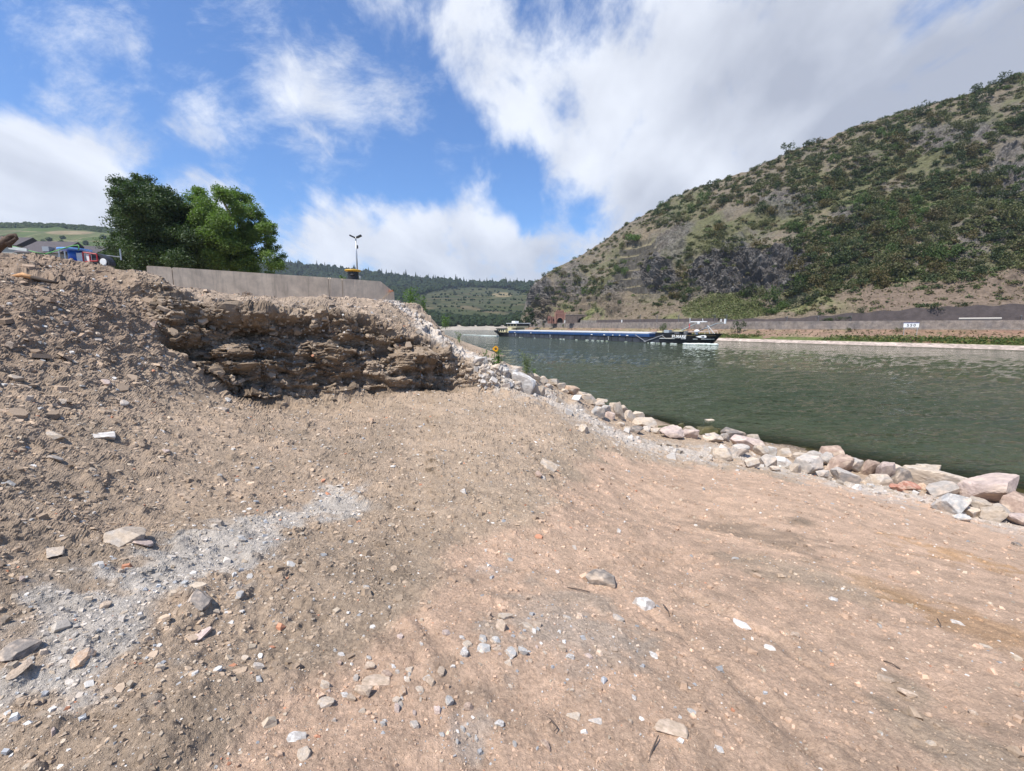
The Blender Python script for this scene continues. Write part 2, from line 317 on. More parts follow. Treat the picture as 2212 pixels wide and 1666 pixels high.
def setup_patches():
    _W['pinkedge'] = poly_w([(2100, 1085), (1700, 1030), (1450, 1000), (1300, 975), (1225, 1010), (1230, 1060), (1180, 1150), (930, 1190), (880, 1320), (640, 1480), (480, 1665)])
    _W['chalk1'] = poly_w([(738, 1050), (720, 1092), (600, 1130), (500, 1175), (380, 1250), (260, 1310), (160, 1380), (110, 1470)])
    _W['chalk2'] = poly_w([(1130, 842), (1170, 858), (1230, 880), (1330, 940), (1460, 975), (1600, 985), (1780, 1035), (1990, 1080), (2190, 1130)])
    _W['chalk3'] = poly_w([(845, 640), (890, 680), (930, 720), (1000, 762), (1060, 800)])
    for k, v in {'c4': (1055, 1222), 'c5': (1235, 1400), 'c6': (1000, 1590), 'o1': (2030, 1190), 'o2': (2170, 1370), 'o3': (1900, 1270), 'w1': (1735, 1130), 'g1': (1760, 1250), 'g2': (2050, 1600), 'g3': (1950, 1480), 'b1': (1650, 1160), 'p1': (870, 1560), 'g4': (1220, 1320)}.items(): _W[k] = G(*v)[:2]
setup_patches()
C_PINK = np.array([0.450, 0.312, 0.220]); C_GREY = np.array([0.325, 0.248, 0.178]); C_WHITE = np.array([0.56, 0.505, 0.445]); C_ORANGE = np.array([0.47, 0.27, 0.12]); C_DARK = np.array([0.15, 0.115, 0.082]); C_SOIL = np.array([0.375, 0.280, 0.200])
def lerp(a, b, t): return a + (b - a) * t[:, None]
def ground_col(P, z, face, s):
    x, y = P[:, 0], P[:, 1]; Q = xyz(x, y)
    w = fbm(Q, 1.3, 4, 21); w2 = fbm(Q, 6, 3, 22); r = np.hypot(x, y)
    d, sg, _ = seg_dist(x, y, _W['pinkedge'])
    m = sst(-0.25, 0.25, -d * sg * -1 * 1.0 / (0.35 + 0.07 * r) + w * 0.9) if False else sst(-0.3, 0.3, d * sg / (0.3 + 0.09 * r) + w * 0.75)
    side = m
    c = lerp(np.tile(C_GREY, (len(x), 1)), C_SOIL[None], np.clip(0.45 + 0.8 * w, 0, 1))
    c = lerp(c, C_PINK[None], side * np.clip(0.9 + 0.35 * w2, 0, 1))
    # left heap slightly browner and paler
    heap = sst(4.2, 5.2, z) * (1 - sst(-0.5, 0.5, s))
    c = lerp(c, np.array([[0.275, 0.200, 0.142]]), heap * 0.85)
    def patch(k, rad, colr, amt, nz=0.6):
        nonlocal c
        q = _W[k]
        dd = seg_dist(x, y, q)[0] if q.ndim == 2 else np.hypot(x - q[0], y - q[1])
        c = lerp(c, colr[None], amt * (1 - sst(0.35, 1.15, dd / rad + (w2 * .5 + w * .4) * nz)))
    patch('g1', .7, C_GREY * 1.15, .8, 1); patch('g2', .3, C_GREY * 1.1, .8, 1.2); patch('g3', .28, C_GREY, .7, 1.2); patch('b1', .9, C_DARK * 1.5, .5, 1.2); patch('g4', .5, np.array([.40, .34, .275]), .4, 2)
    patch('o1', .8, C_ORANGE, .6, 1.6); patch('o3', .4, C_ORANGE, .35, 1.3); patch('o2', .6, C_ORANGE * .9, .45, 1.6); patch('w1', .28, C_DARK * 1.2, .85, .5)
    patch('chalk1', .34, np.array([.42, .375, .325]), .45, 2.4); patch('chalk1', .22, np.array([.55, .51, .455]), .5, 3.2); patch('chalk2', 1.4, C_WHITE * .85, .45, 2.0); patch('chalk2', .7, C_WHITE * 1.0, .40, 3.0); patch('chalk3', .62, C_WHITE * .98, .8, 1.4)
    patch('c4', .14, C_WHITE * .9, .4, 2.4); patch('c5', .34, C_WHITE * .8, .16, 2.8); patch('c6', .10, C_WHITE * .9, .35, 2.4)
    # cut face: brown soil with pale bands following the bedding
    band = fbm(np.stack([x * .5 + y * .4, y * .3, z * 5.5 + x * .45], -1), 1.0, 4, 31)
    cf = lerp(np.tile(np.array([.175, .128, .088]), (len(x), 1)), np.array([[.31, .24, .175]]), np.clip(.45 + band * 1.3, 0, 1))
    chalkR = 1 - sst(0.5, 1.2, seg_dist(x, y, _W['chalk3'])[0] / .5 + w2 * .6)
    c = lerp(c, cf, np.clip(face * 1.5, 0, 1) * (1 - .8 * chalkR))
    led = sst(0.1, 0.8, s) * sst(5.2, 5.8, z); c = lerp(c, np.array([[.33, .26, .20]]), led * .45 * (1 - chalkR))
    c = c * (1 + .22 * w2[:, None] + .16 * fbm(Q, 22, 3, 23)[:, None] + .10 * w[:, None])
    wet = 1 - sst(0.02, 0.28, z + w2 * .12); c = c * (1 - .5 * wet[:, None])
    return np.clip(c, .01, .8)
def build_ground():
    az = np.concatenate([np.linspace(-180, -62, 60)[:-1], np.linspace(-62, 62, 1150), np.linspace(62, 180, 60)[1:]]) * PI / 180
    NR, NF = 860, 2600; na = len(az)
    rr = np.geomspace(0.35, 75, NF)
    PR = np.empty((na, NR)); PZ_ = np.empty((na, NR)); FA = np.empty((na, NR)); SS = np.empty((na, NR))
    for i, a in enumerate(az):
        x, y = rr * math.sin(a), rr * math.cos(a); z, f, s = base_h(x, y)
        el = np.arctan2(z - CAMZ, rr)
        met = np.abs(np.diff(el)) * 1.0 + np.diff(np.log(rr)) * 0.10 + np.abs(np.diff(z)) / rr[1:] * 0.35
        cum = np.concatenate([[0], np.cumsum(met)]); q = np.linspace(0, cum[-1], NR)
        PR[i] = np.interp(q, cum, rr); PZ_[i] = np.interp(PR[i], rr, z); FA[i] = np.interp(PR[i], rr, f); SS[i] = np.interp(PR[i], rr, s)
    # smooth the sampling between neighbours
    X = PR * np.sin(az)[:, None]; Y = PR * np.cos(az)[:, None]
    P = np.stack([X, Y, PZ_], -1)
    du = np.gradient(P, axis=0); dv = np.gradient(P, axis=1); N = np.cross(du, dv); N /= np.linalg.norm(N, axis=-1, keepdims=True) + 1e-12
    N[N[..., 2] < 0] *= -1
    P = P.reshape(-1, 3); N = N.reshape(-1, 3); face = FA.ravel(); s = SS.ravel(); r = PR.ravel()
    slope = np.clip(1 - N[:, 2], 0, 1)
    col = ground_col(P, P[:, 2], face, s)
    side, sg, _ = seg_dist(P[:, 0], P[:, 1], _W['pinkedge']); pink = sst(-.5, .5, side * sg)
    rough = 1 - .55 * pink
    heap = sst(3.9, 4.6, P[:, 2]) * (1 - sst(-.4, .4, s))
    Q = P.copy()
    d = fbm(Q, 0.8, 3, 41) * (.07 + .09 * heap) + fbm(Q, 3.1, 3, 42) * (.036 + .055 * heap) * (rough * .7 + .3) + np.clip(fbm(Q, 6.5, 3, 47) - .12, 0, 1) * .085 * rough
    d += ridged(Q, (9, 9, 14), 3, 43) * .013 * rough * (1 + 1.3 * heap) + fbm(Q, 30, 3, 44) * .006 * rough + np.clip(fbm(Q, 60, 2, 45), 0, 1) * .006
    # tyre ruts across the flat
    ph = P[:, 0] * .35 + P[:, 1] * 1.0; rut = np.sin(ph * 5.0 + fbm(Q, .7, 2, 46) * 2.5); d += -.006 * sst(.55, .95, rut) * pink * (r < 12)
    for ln_, w_, a_ in (([(1330, 1190), (1430, 1196), (1530, 1200)], .035, .028), ([(1340, 1222), (1440, 1218), (1535, 1212)], .035, .022), ([(1480, 1290), (1700, 1400), (2000, 1600)], .05, .016), ([(1400, 1330), (1600, 1480), (1800, 1655)], .05, .016), ([(1250, 1130), (1500, 1150), (1850, 1240)], .05, .02), ([(900, 1330), (1000, 1500), (1040, 1655)], .04, .012)):
        q = seg_dist(P[:, 0], P[:, 1], poly_w(ln_))[0] + fbm(Q, 2.5, 2, 39) * .03; d += -a_ * np.exp(-(q / w_) ** 2) + a_ * .6 * np.exp(-((q - 2 * w_) / (w_ * .8)) ** 2)
    # bedded cut face: slabs standing proud, hollows between
    ca, sa = math.cos(.16), math.sin(.16)
    hx = P[:, 0] * .8 + P[:, 1] * .6; hz = P[:, 2] + hx * .10 + fbm(Q, .9, 2, 50) * .25
    B = np.stack([hx, P[:, 1] * .8 - P[:, 0] * .6, hz], -1)
    st = fbm(B, (1.4, 1.2, 4.6), 5, 51, .62); st2 = fbm(B, (4.5, 4, 17), 3, 52, .6); crumb = ridged(Q, (2.6, 2.6, 3.2), 5, 49, .6); big = fbm(B, (.9, .9, 2.0), 3, 53)
    stp = np.sign(st2) * np.sqrt(np.abs(st2))
    d += face * (st * .34 + stp * .045 + crumb * .17 + big * .56 + fbm(B, (12, 12, 40), 2, 54) * .03)
    ftop = sst(.2, .9, s) * sst(5.0, 5.7, P[:, 2]); d += ftop * fbm(Q, 2.2, 4, 55) * .13
    rub = (1 - sst(.25, .7, seg_dist(P[:, 0], P[:, 1], _W['chalk3'])[0])) ; d += rub * (ridged(Q, (2.6, 2.6, 3.4), 4, 56, .55) * .17)
    rub2 = (1 - sst(.3, 1.2, seg_dist(P[:, 0], P[:, 1], _W['chalk2'])[0])); d += rub2 * ridged(Q, (6, 6, 6), 3, 57) * .035
    lip = np.exp(-((P[:, 2] - (5.45 + .15 * st)) / .22) ** 2); hol = np.exp(-((P[:, 2] - (4.55 + .35 * big)) / .30) ** 2) * sst(-.1, .35, fbm(B, (.55, .5, .8), 2, 58))
    d += face * (lip * .24 - hol * .45)
    apr = sst(-2.6, -.5, s) * (1 - sst(-.2, .2, s)) * (P[:, 1] > 6) * (1 - sst(4.6, 5.2, P[:, 2])); d += apr * (fbm(Q, 1.6, 4, 59) * .16 + np.clip(ridged(Q, (3, 3, 4), 3, 48), 0, 1) * .06)
    fade = 1 - sst(24, 40, r)
    P2 = P + N * (d * (.15 + .85 * fade))[:, None]
    # colour answers the relief: recessed beds of the cut face darker, proud beds paler
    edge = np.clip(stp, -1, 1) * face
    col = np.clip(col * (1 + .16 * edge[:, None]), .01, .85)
    i = np.arange(na - 1)[:, None] * NR + np.arange(NR - 1)[None]; i = i.ravel()
    Fq = np.stack([i, i + NR, i + NR + 1, i + 1], -1)
    j = (na - 1) * NR + np.arange(NR - 1); j0 = np.arange(NR - 1)
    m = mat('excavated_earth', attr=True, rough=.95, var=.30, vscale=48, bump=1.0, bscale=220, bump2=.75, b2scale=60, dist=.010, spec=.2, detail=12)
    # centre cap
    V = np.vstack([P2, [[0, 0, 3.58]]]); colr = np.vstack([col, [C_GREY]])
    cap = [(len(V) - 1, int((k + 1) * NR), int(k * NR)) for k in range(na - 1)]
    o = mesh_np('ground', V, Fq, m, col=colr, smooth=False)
    tag(o, 'bare excavated earth and gravel sloping to the river', None, None, 'structure')
    return o, P2.reshape(na, NR, 3), N.reshape(na, NR, 3), FA, SS, az, col.reshape(na, NR, 3)
GROUND, GP, GN, GFA, GSS, GAZ, GCOL = build_ground()
def surf(px, py):
    """point on the displaced ground seen at a place of the photo"""
    a, b = ray(px, py); an = math.atan2(a, 1.0); i = int(np.clip(np.searchsorted(GAZ, an), 1, len(GAZ) - 1))
    q = GP[i]; r = np.hypot(q[:, 0], q[:, 1]); h = (q[:, 2] - CAMZ) - b / math.hypot(a, 1) * r
    k = int(np.argmax((h[1:] > 0) & (h[:-1] <= 0))) + 1
    return q[k].copy(), GN[i, k].copy()
# ================================================================== FAR TERRAIN
def colz(px, d, py=None, z=None):
    a, b = ray(px, py if py is not None else 700)
    if z is None: z = CAMZ + b * d
    return (a * d, d, z)
RPX = [1118, 1135, 1160, 1180, 1210, 1300, 1360, 1500, 1580, 1700, 1850, 2000, 2212, 2500, 3000]
D0 = [300, 298, 285, 272, 258, 222, 203, 170, 157, 143, 130, 120, 108, 96, 82]
DW = [285, 280, 262, 248, 236, 203, 186, 157, 142, 127, 114, 103, 90, 77, 62]
R7 = [(704, 3), (694, 4.5), (690, 4.5), (690, 4.5), (690, 4.5), (693, 4.5), (693, 4.5), (692, 4.5), (692, 4.5), (690, 4.5), (679, 5), (668, 5), (660, 5), (650, 5), (640, 5)]
R8 = [(706, 5), (685, 7), (668, 9), (662, 10), (668, 12), (668, 14), (670, 13), (674, 14), (672, 14), (672, 13), (655, 16), (640, 16), (628, 18), (612, 18), (590, 18)]
R9 = [(707, 8), (675, 10), (650, 12), (640, 16), (640, 22), (642, 26), (642, 28), (643, 32), (640, 34), (642, 30), (630, 28), (615, 28), (600, 28), (580, 28), (550, 28)]
R10 = [(708, 10), (668, 14), (640, 16), (625, 24), (620, 30), (600, 38), (590, 44), (545, 46), (540, 48), (530, 50), (530, 52), (520, 50), (500, 52), (460, 50), (420, 50)]
R11 = [(709, 14), (664, 18), (630, 22), (612, 34), (600, 45), (570, 62), (545, 68), (490, 72), (480, 76), (450, 82), (430, 86), (400, 86), (360, 86), (320, 86), (280, 86)]
R12 = [(712, 20), (660, 26), (616, 38), (594, 52), (576, 75), (536, 97), (485, 108), (409, 124), (381, 127), (335, 131), (280, 133), (232, 131), (158, 130), (70, 126), (-35, 120)]
def right_rows():
    rows = []
    n = len(RPX)
    lo = np.array([1.0 if p > 1130 else 0.0 for p in RPX])
    rows.append([colz(RPX[i], DW[i] - 8, z=-1.6) for i in range(n)])
    rows.append([colz(RPX[i], DW[i], z=-0.02 if lo[i] else -1.5) for i in range(n)])
    rows.append([colz(RPX[i], DW[i] + 4.2, z=.75 if lo[i] else -1.5) for i in range(n)])
    rows.append([colz(RPX[i], DW[i] + 7.2, z=1.3 if lo[i] else -1.4) for i in range(n)])
    rows.append([colz(RPX[i], D0[i] - .8, z=3.7 if lo[i] else -1.3) for i in range(n)])
    rows.append([colz(RPX[i], D0[i] - .25, z=6.0 if lo[i] else -1.2) for i in range(n)])
    rows.append([colz(RPX[i], D0[i] + 3.8, z=6.1 if lo[i] else -1.1) for i in range(n)])
    for R in (R7, R8, R9, R10, R11, R12): rows.append([colz(RPX[i], D0[i] + R[i][1], py=R[i][0]) for i in range(n)])
    c = rows[-1]
    rows.append([(x * 1.25, y * 1.25, z + 6 if lo[i] else z) for i, (x, y, z) in enumerate(c)])
    rows.append([(x * 2.6, y * 2.6, z + 4 if lo[i] else z) for i, (x, y, z) in enumerate(c)])
    return np.array(rows, float)
def grid_from_rows(rows, pxs, nx, subs):
    """rows [R,n,3] -> fine grid: across by tangent, along by row with subs[r] steps"""
    q = np.linspace(pxs[0], pxs[-1], nx) if np.isscalar(nx) else np.asarray(nx)
    fine = np.stack([np.stack([np.interp(q, pxs, rows[r, :, k]) for k in range(3)], -1) for r in range(len(rows))])
    return q, fine
RR = right_rows()
def smooth_rows(fine, k):
    ker = np.hanning(k + 2)[1:-1]; ker /= ker.sum(); pad = k // 2
    out = fine.copy()
    for r in range(fine.shape[0]):
        for c in range(3):
            v = np.pad(fine[r, :, c], pad, mode='reflect', reflect_type='odd'); out[r, :, c] = np.convolve(v, ker, 'valid')
    return out
rq = np.concatenate([np.linspace(1118, 2260, 1000), np.linspace(2262, 3000, 160)])
_, rf = grid_from_rows(RR, RPX, rq, None); rfs = smooth_rows(rf, 41); w_ = sst(1135, 1190, rq)[None, :, None]; rf = rf * (1 - w_) + rfs * w_
RSUB = [4, 14, 6, 20, 4, 6, 6, 26, 50, 90, 90, 110, 14, 10]
def expand(fine, subs):
    out = []; par = []
    for r in range(len(fine) - 1):
        for t in np.arange(subs[r]) / subs[r]: out.append(fine[r] * (1 - t) + fine[r + 1] * t); par.append(r + t)
    out.append(fine[-1]); par.append(len(fine) - 1); return np.array(out), np.array(par)
RG, RPAR = expand(rf, RSUB)          # [rows, cols, 3]
def pix(P):
    x, y, z = P[..., 0], P[..., 1], P[..., 2] - CAMZ; c, s = math.cos(PITCH), math.sin(PITCH)
    f = y * c - z * s; u = y * s + z * c
    return CX + F_U * x / f, CY - F_U * u / f
RAG = [None]
def ell(px, py, cx, cy, rx, ry):
    r = np.sqrt(((px - cx) / rx) ** 2 + ((py - cy) / ry) ** 2)
    if RAG[0] is not None and RAG[0].shape == np.shape(px): r = r + RAG[0]
    return np.clip(1 - r, 0, 1)
def build_right():
    P = RG.copy(); R, Cn, _ = P.shape
    upx, upy = pix(P)
    par = np.repeat(RPAR[:, None], Cn, 1)
    RAG[0] = (fbm(P.reshape(-1, 3), .045, 5, 60, .6) * .9).reshape(R, Cn) + .02
    # cliffs, gullies
    cliff = np.maximum.reduce([sst(0, .35, ell(upx, upy, 1590, 585, 120, 78)), sst(0, .35, ell(upx, upy, 1690, 575, 75, 70)), sst(0, .35, ell(upx, upy, 1430, 608, 52, 48)), sst(0, .35, ell(upx, upy, 2190, 400, 90, 75)) * .8,
                               sst(0, .4, ell(upx, upy, 1165, 655, 34, 60)), sst(0, .4, ell(upx, upy, 1330, 655, 45, 38)) * .6, sst(0, .4, ell(upx, upy, 1240, 610, 40, 40)) * .4, sst(0, .4, ell(upx, upy, 1700, 440, 60, 25)) * .5, sst(0, .4, ell(upx, upy, 1860, 480, 80, 42)) * .6, sst(0, .4, ell(upx, upy, 2060, 300, 90, 40)) * .6, sst(0, .4, ell(upx, upy, 1960, 575, 60, 28)) * .5, sst(0, .4, ell(upx, upy, 2120, 520, 70, 50)) * .5, sst(0, .4, ell(upx, upy, 1460, 520, 40, 60)) * .5])
    RAG[0] *= .25
    terr = sst(0, .25, ell(upx, upy, 1385, 585, 62, 75)) * (1 - sst(.3, .8, cliff)); terr2 = sst(0, .4, ell(upx, upy, 1250, 640, 70, 50)) * .7
    vine = sst(0, .1, ell(upx, upy, 1562, 668, 98, 28))
    slopem = sst(7.2, 8.5, par); RAG[0] = None
    du = np.gradient(P, axis=0); dv = np.gradient(P, axis=1); N = np.cross(dv, du); N /= np.linalg.norm(N, axis=-1, keepdims=True) + 1e-9; N[N[..., 2] < 0] *= -1
    F = P.reshape(-1, 3); Q = F.copy(); n_ = lambda *a, **k: fbm(Q, *a, **k).reshape(R, Cn)
    rg = lambda *a, **k: ridged(Q, *a, **k).reshape(R, Cn)
    along = (F[:, 0] * -.5 + F[:, 1] * .85); up = F[:, 2]
    gl = np.stack([along * .05 + up * .035, up * .006, np.zeros_like(up)], -1)
    gully = ridged(gl, 1.0, 3, 63).reshape(R, Cn)
    d = slopem * (n_(.03, 4, 61) * 5.0 + gully * 3.2 + rg(.09, 4, 62) * 2.0)
    rock = np.stack([along * .16 + up * .16, F[:, 0] * .1, up * .10 - along * .05], -1)
    rk = ridged(rock, 1.0, 5, 64, .62).reshape(R, Cn)
    d += cliff * (rk * 5.5 + n_(.7, 3, 65) * .9 - 1.0)
    edge0 = sst(6.6, 7.4, par) * (1 - vine * .9)
    d += edge0 * n_(.35, 3, 66) * .45
    keep = (1 - sst(11.6, 12, par)) * (1 - .0)
    d = d * np.where(par > 11, 1 - .55 * sst(11.2, 12.0, par), 1)
    d *= sst(1128, 1160, upx)
    P2 = P + N * d[..., None]
    # terraces: quantise height where the old vineyard walls are
    zt = P2[..., 2]; st = 4.6; fr = (zt / st + n_(.02, 2, 67) * 1.2) % 1.0
    dz = (sst(.72, 1.0, fr) - fr) * st
    P2[..., 2] += dz * np.clip(terr + terr2, 0, 1) * .8
    # colour
    ca = lambda *v: np.array(v)[None, None]
    lerp3 = lambda a, b, t: a + (b - a) * t[..., None]
    w = n_(.12, 4, 71); w2 = n_(.6, 3, 72); w3 = n_(2.2, 2, 73)
    c = lerp3(np.tile(ca(.158, .126, .086), (R, Cn, 1)), ca(.125, .108, .084), np.clip(.5 + w * 1.2, 0, 1))
    c = lerp3(c, ca(.088, .092, .040), np.clip(.04 + n_(.05, 3, 74) * 1.6 + .15 + w2 * .5, 0, .75) * slopem)
    c = lerp3(c, ca(.165, .140, .085), terr * .8)
    c = lerp3(c, ca(.060, .055, .050), np.clip(terr + terr2, 0, 1) * (sst(.70, .78, fr) * .85))
    c = lerp3(c, ca(.125, .112, .102), np.clip(cliff * 1.3, 0, 1) * .92); c = lerp3(c, ca(.23, .21, .19), np.clip(cliff, 0, 1) * sst(.15, .6, w2 + w3 * .4) * .6)
    c = lerp3(c, ca(.058, .054, .052), np.clip(cliff, 0, 1) * sst(.1, .5, -w + n_(.35, 3, 75)) * .6)
    c = lerp3(c, ca(.15, .145, .075), vine * .9)
    low = (1 - sst(8.0, 9.2, par)) * sst(6.9, 7.1, par)
    c = lerp3(c, ca(.150, .115, .080), low * (1 - vine) * (.75 + .2 * w)); c = lerp3(c, ca(.13, .135, .055), low * (1 - vine) * sst(-.15, .35, w + n_(.05, 2, 76)) * (upx < 1860) * .85)
    lowr = sst(1760, 1860, upx) * sst(7, 7.2, par) * (1 - sst(8.3, 9.2, par)); c = lerp3(c, ca(.150, .110, .082), lowr * .8)
    # bank: gravel, green strip, reddish slope, road
    g = (par < 2.02); c = np.where(g[..., None], ca(.42, .34, .285) * (1 + .35 * w3[..., None] + .2 * w2[..., None]), c)
    wetl = (par < 1.12)[..., None]; c = np.where(wetl, ca(.16, .13, .10), c)
    s3 = ((par >= 2.02) & (par < 4.1)); red = lerp3(np.tile(ca(.225, .150, .105), (R, Cn, 1)), ca(.19, .165, .09), np.clip(.4 + w * 1.5, 0, 1)); red = lerp3(red, ca(.23, .13, .09), sst(1850, 2000, upx) * .6)
    c = np.where(s3[..., None], red, c)
    gg = ((par >= 2.02) & (par < 3.15)); c = np.where((gg & (w2 + w > -.35))[..., None], ca(.095, .115, .035), c)
    c = np.where(((par >= 4.1) & (par < 6.9))[..., None], ca(.17, .15, .13), c)
    c = np.clip(c * (1 + .25 * w3 + .2 * w2)[..., None], .01, .7)
    i = (np.arange(R - 1)[:, None] * Cn + np.arange(Cn - 1)[None]).ravel()
    o = mesh_np('hillside', P2.reshape(-1, 3), np.stack([i, i + 1, i + 1 + Cn, i + Cn], -1), mat('hill_ground', attr=True, rough=.95, var=.3, vscale=.9, bump=.6, bscale=1.2, dist=.6, spec=.15), col=c.reshape(-1, 3), smooth=False)
    tag(o, 'steep scrub covered hill with dark cliffs and old terraces across the river', None, None, 'structure')
    return P2, par, cliff, terr, vine
RP, RPARG, RCL, RTE, RVI = build_right()
RU, RV = pix(RP)
def hill_at(px, py):
    """point on the right hill under a place of the photo (front-most)"""
    ci = int(np.clip(np.searchsorted(rq, px), 0, len(rq) - 1)); v = RV[:, ci]
    k = np.where((v[:-1] >= py) & (v[1:] < py))[0]
    if len(k) == 0: return None
    k = k[0]; t = (v[k] - py) / (v[k] - v[k + 1] + 1e-9)
    return RP[k, ci] * (1 - t) + RP[k + 1, ci] * t, RPARG[k, ci], RCL[k, ci], RTE[k, ci], RVI[k, ci]
# ---- far valley and left bank
FPX = [-900, -300, 0, 130, 240, 300, 450, 590, 700, 770, 830, 900, 940, 1000, 1100, 1180, 1300, 1700]
FCR = [470, 478, 493, 494, 506, 515, 540, 570, 585, 593, 601, 605, 610, 615, 615, 616, 612, 600]
def far_rows():
    rows = [[], [], [], [], [], [], [], []]
    for p, cr in zip(FPX, FCR):
        if p <= 450:
            k = np.interp(p, [240, 450], [0, 1]); dc = 660 + 300 * k
            r = [colz(p, 58, z=6.0), colz(p, 180, z=6.6), colz(p, 240, z=8), colz(p, 330 + 60 * k, py=640), colz(p, 480 + 150 * k, py=566), colz(p, dc * .87, py=cr + 26), colz(p, dc, py=cr)]
        elif p <= 905:
            r = [colz(p, 58, z=6.0 if p < 850 else 3.0), colz(p, 250, z=6.0), colz(p, 380, z=6.2), colz(p, 520, py=692), colz(p, 850, py=650), colz(p, 1150, py=cr + 22), colz(p, 1350, py=cr)]
        else:
            r = [colz(p, 58, z=-3), colz(p, 436, z=-1.4), colz(p, 452, z=1.3), colz(p, 520, py=697), colz(p, 850, py=655), colz(p, 1150, py=cr + 16), colz(p, 1350, py=cr)]
        r.append((r[-1][0] * 1.9, r[-1][1] * 1.9, r[-1][2] + 12))
        for i in range(8): rows[i].append(r[i])
    return np.array(rows, float)
fq = np.concatenate([np.linspace(-900, -40, 60), np.linspace(-36, 1190, 640), np.linspace(1200, 1700, 30)])
_, ff = grid_from_rows(far_rows(), FPX, fq, None)
FG, FPAR = expand(ff, [10, 10, 6, 40, 60, 60, 8])
def build_far():
    P = FG.copy(); R, Cn, _ = P.shape; upx, upy = pix(P); par = np.repeat(FPAR[:, None], Cn, 1)
    Q = P.reshape(-1, 3); n_ = lambda *a, **k: fbm(Q, *a, **k).reshape(R, Cn)
    d = sst(2.6, 4, par) * (1 - sst(6.2, 7, par)) * (n_(.006, 4, 81) * 14 + ridged(Q, .004, 3, 82).reshape(R, Cn) * 8) * np.where(par > 5.5, .4, 1)
    P[..., 2] += d
    upx, upy = pix(P)
    ca = lambda *v: np.array(v)[None, None]; lerp3 = lambda a, b, t: a + (b - a) * t[..., None]
    w = n_(.02, 4, 83); w2 = n_(.1, 3, 84)
    c = np.tile(ca(.026, .036, .016), (R, Cn, 1))
    # terraced vineyard in the valley
    te = sst(0, .2, ell(upx, upy, 1030, 655, 150, 36)); z = P[..., 2]; ln = (z / 8.5 + n_(.004, 3, 85) * 3.5 + P[..., 0] * .004) % 1
    tc = lerp3(np.tile(ca(.050, .058, .026), (R, Cn, 1)), ca(.115, .095, .055), sst(.62, .78, ln)); tc = lerp3(tc, ca(.022, .026, .015), sst(.84, .92, ln) * .9); tc = lerp3(tc, ca(.05, .055, .03), sst(.05, .4, w) * .7); tc = lerp3(tc, ca(.22, .175, .10), sst(.0, .3, ell(upx, upy, 1085, 637, 26, 6)) * .8)
    c = lerp3(c, tc, te)
    c = lerp3(c, ca(.30, .24, .15), sst(0, .3, ell(upx, upy, 1145, 612, 40, 4)) * .9); c = lerp3(c, ca(.30, .24, .15), sst(0, .3, ell(upx, upy, 1020, 613, 18, 3)) * .7)
    # left vineyard hill : plots with vine rows
    lf = 1 - sst(330, 420, upx)
    gx = P[..., 0]; gy = P[..., 1]; plot = np.floor((gx + .35 * z) / 55 + .2 * n_(.01, 2, 86)) + 7 * np.floor(z / 26 + .25 * n_(.01, 2, 88)); hsh = (np.sin(plot * 12.9898) * 43758.5) % 1
    rows = np.sin((gx * np.cos(hsh * .9 - .3) + z * np.sin(hsh * .9 - .3) * 1.5) * 2 * PI / 4.2)
    vc = lerp3(np.tile(ca(.052, .090, .022), (R, Cn, 1)), ca(.080, .092, .036), np.clip(hsh, 0, 1)); vc = lerp3(vc, ca(.15, .135, .08), (sst(.0, .8, rows) * (.45 + .45 * (hsh > .5)) * (.8)))
    ed = (((gx + .35 * z) / 55 + .2 * n_(.01, 2, 86)) % 1); ed2 = ((z / 26 + .25 * n_(.01, 2, 88)) % 1)
    vc = lerp3(vc, ca(.21, .17, .11), np.maximum(sst(.955, .985, ed), sst(.94, .97, ed2)) * .75)
    vc = lerp3(vc, ca(.055, .065, .030), sst(.15, .5, w) * .5)
    c = lerp3(c, vc, lf * sst(2.8, 3.2, par)); c = lerp3(c, ca(.23, .175, .11), lf * sst(0, .3, ell(upx, upy, 150, 503, 60, 5)) * .8)
    flat = (1 - sst(2.4, 3, par)); c = lerp3(c, ca(.13, .12, .075), flat * (upx < 920)); gr = (par > 1) & (par < 2.6) & (upx > 900); c = np.where(gr[..., None], ca(.34, .30, .25), c)
    c = np.clip(c * (1 + .2 * w2 + .15 * w)[..., None], .01, .6)
    i = (np.arange(R - 1)[:, None] * Cn + np.arange(Cn - 1)[None]).ravel()
    o = mesh_np('hills', P.reshape(-1, 3), np.stack([i, i + 1, i + 1 + Cn, i + Cn], -1), mat('far_ground', attr=True, rough=.95, var=.2, vscale=.15, spec=.1), col=c.reshape(-1, 3), smooth=True)
    tag(o, 'wooded and terraced hills at the end of the valley', None, None, 'structure'); return P, par
FP, FPARG = build_far(); FU, FV = pix(FP)
def far_at(px, py):
    ci = int(np.clip(np.searchsorted(fq, px), 0, len(fq) - 1)); v = FV[:, ci]
    k = np.where((v[:-1] >= py) & (v[1:] < py))[0]
    if len(k) == 0: return None
    k = k[-1]; t = (v[k] - py) / (v[k] - v[k + 1] + 1e-9); return FP[k, ci] * (1 - t) + FP[k + 1, ci] * t
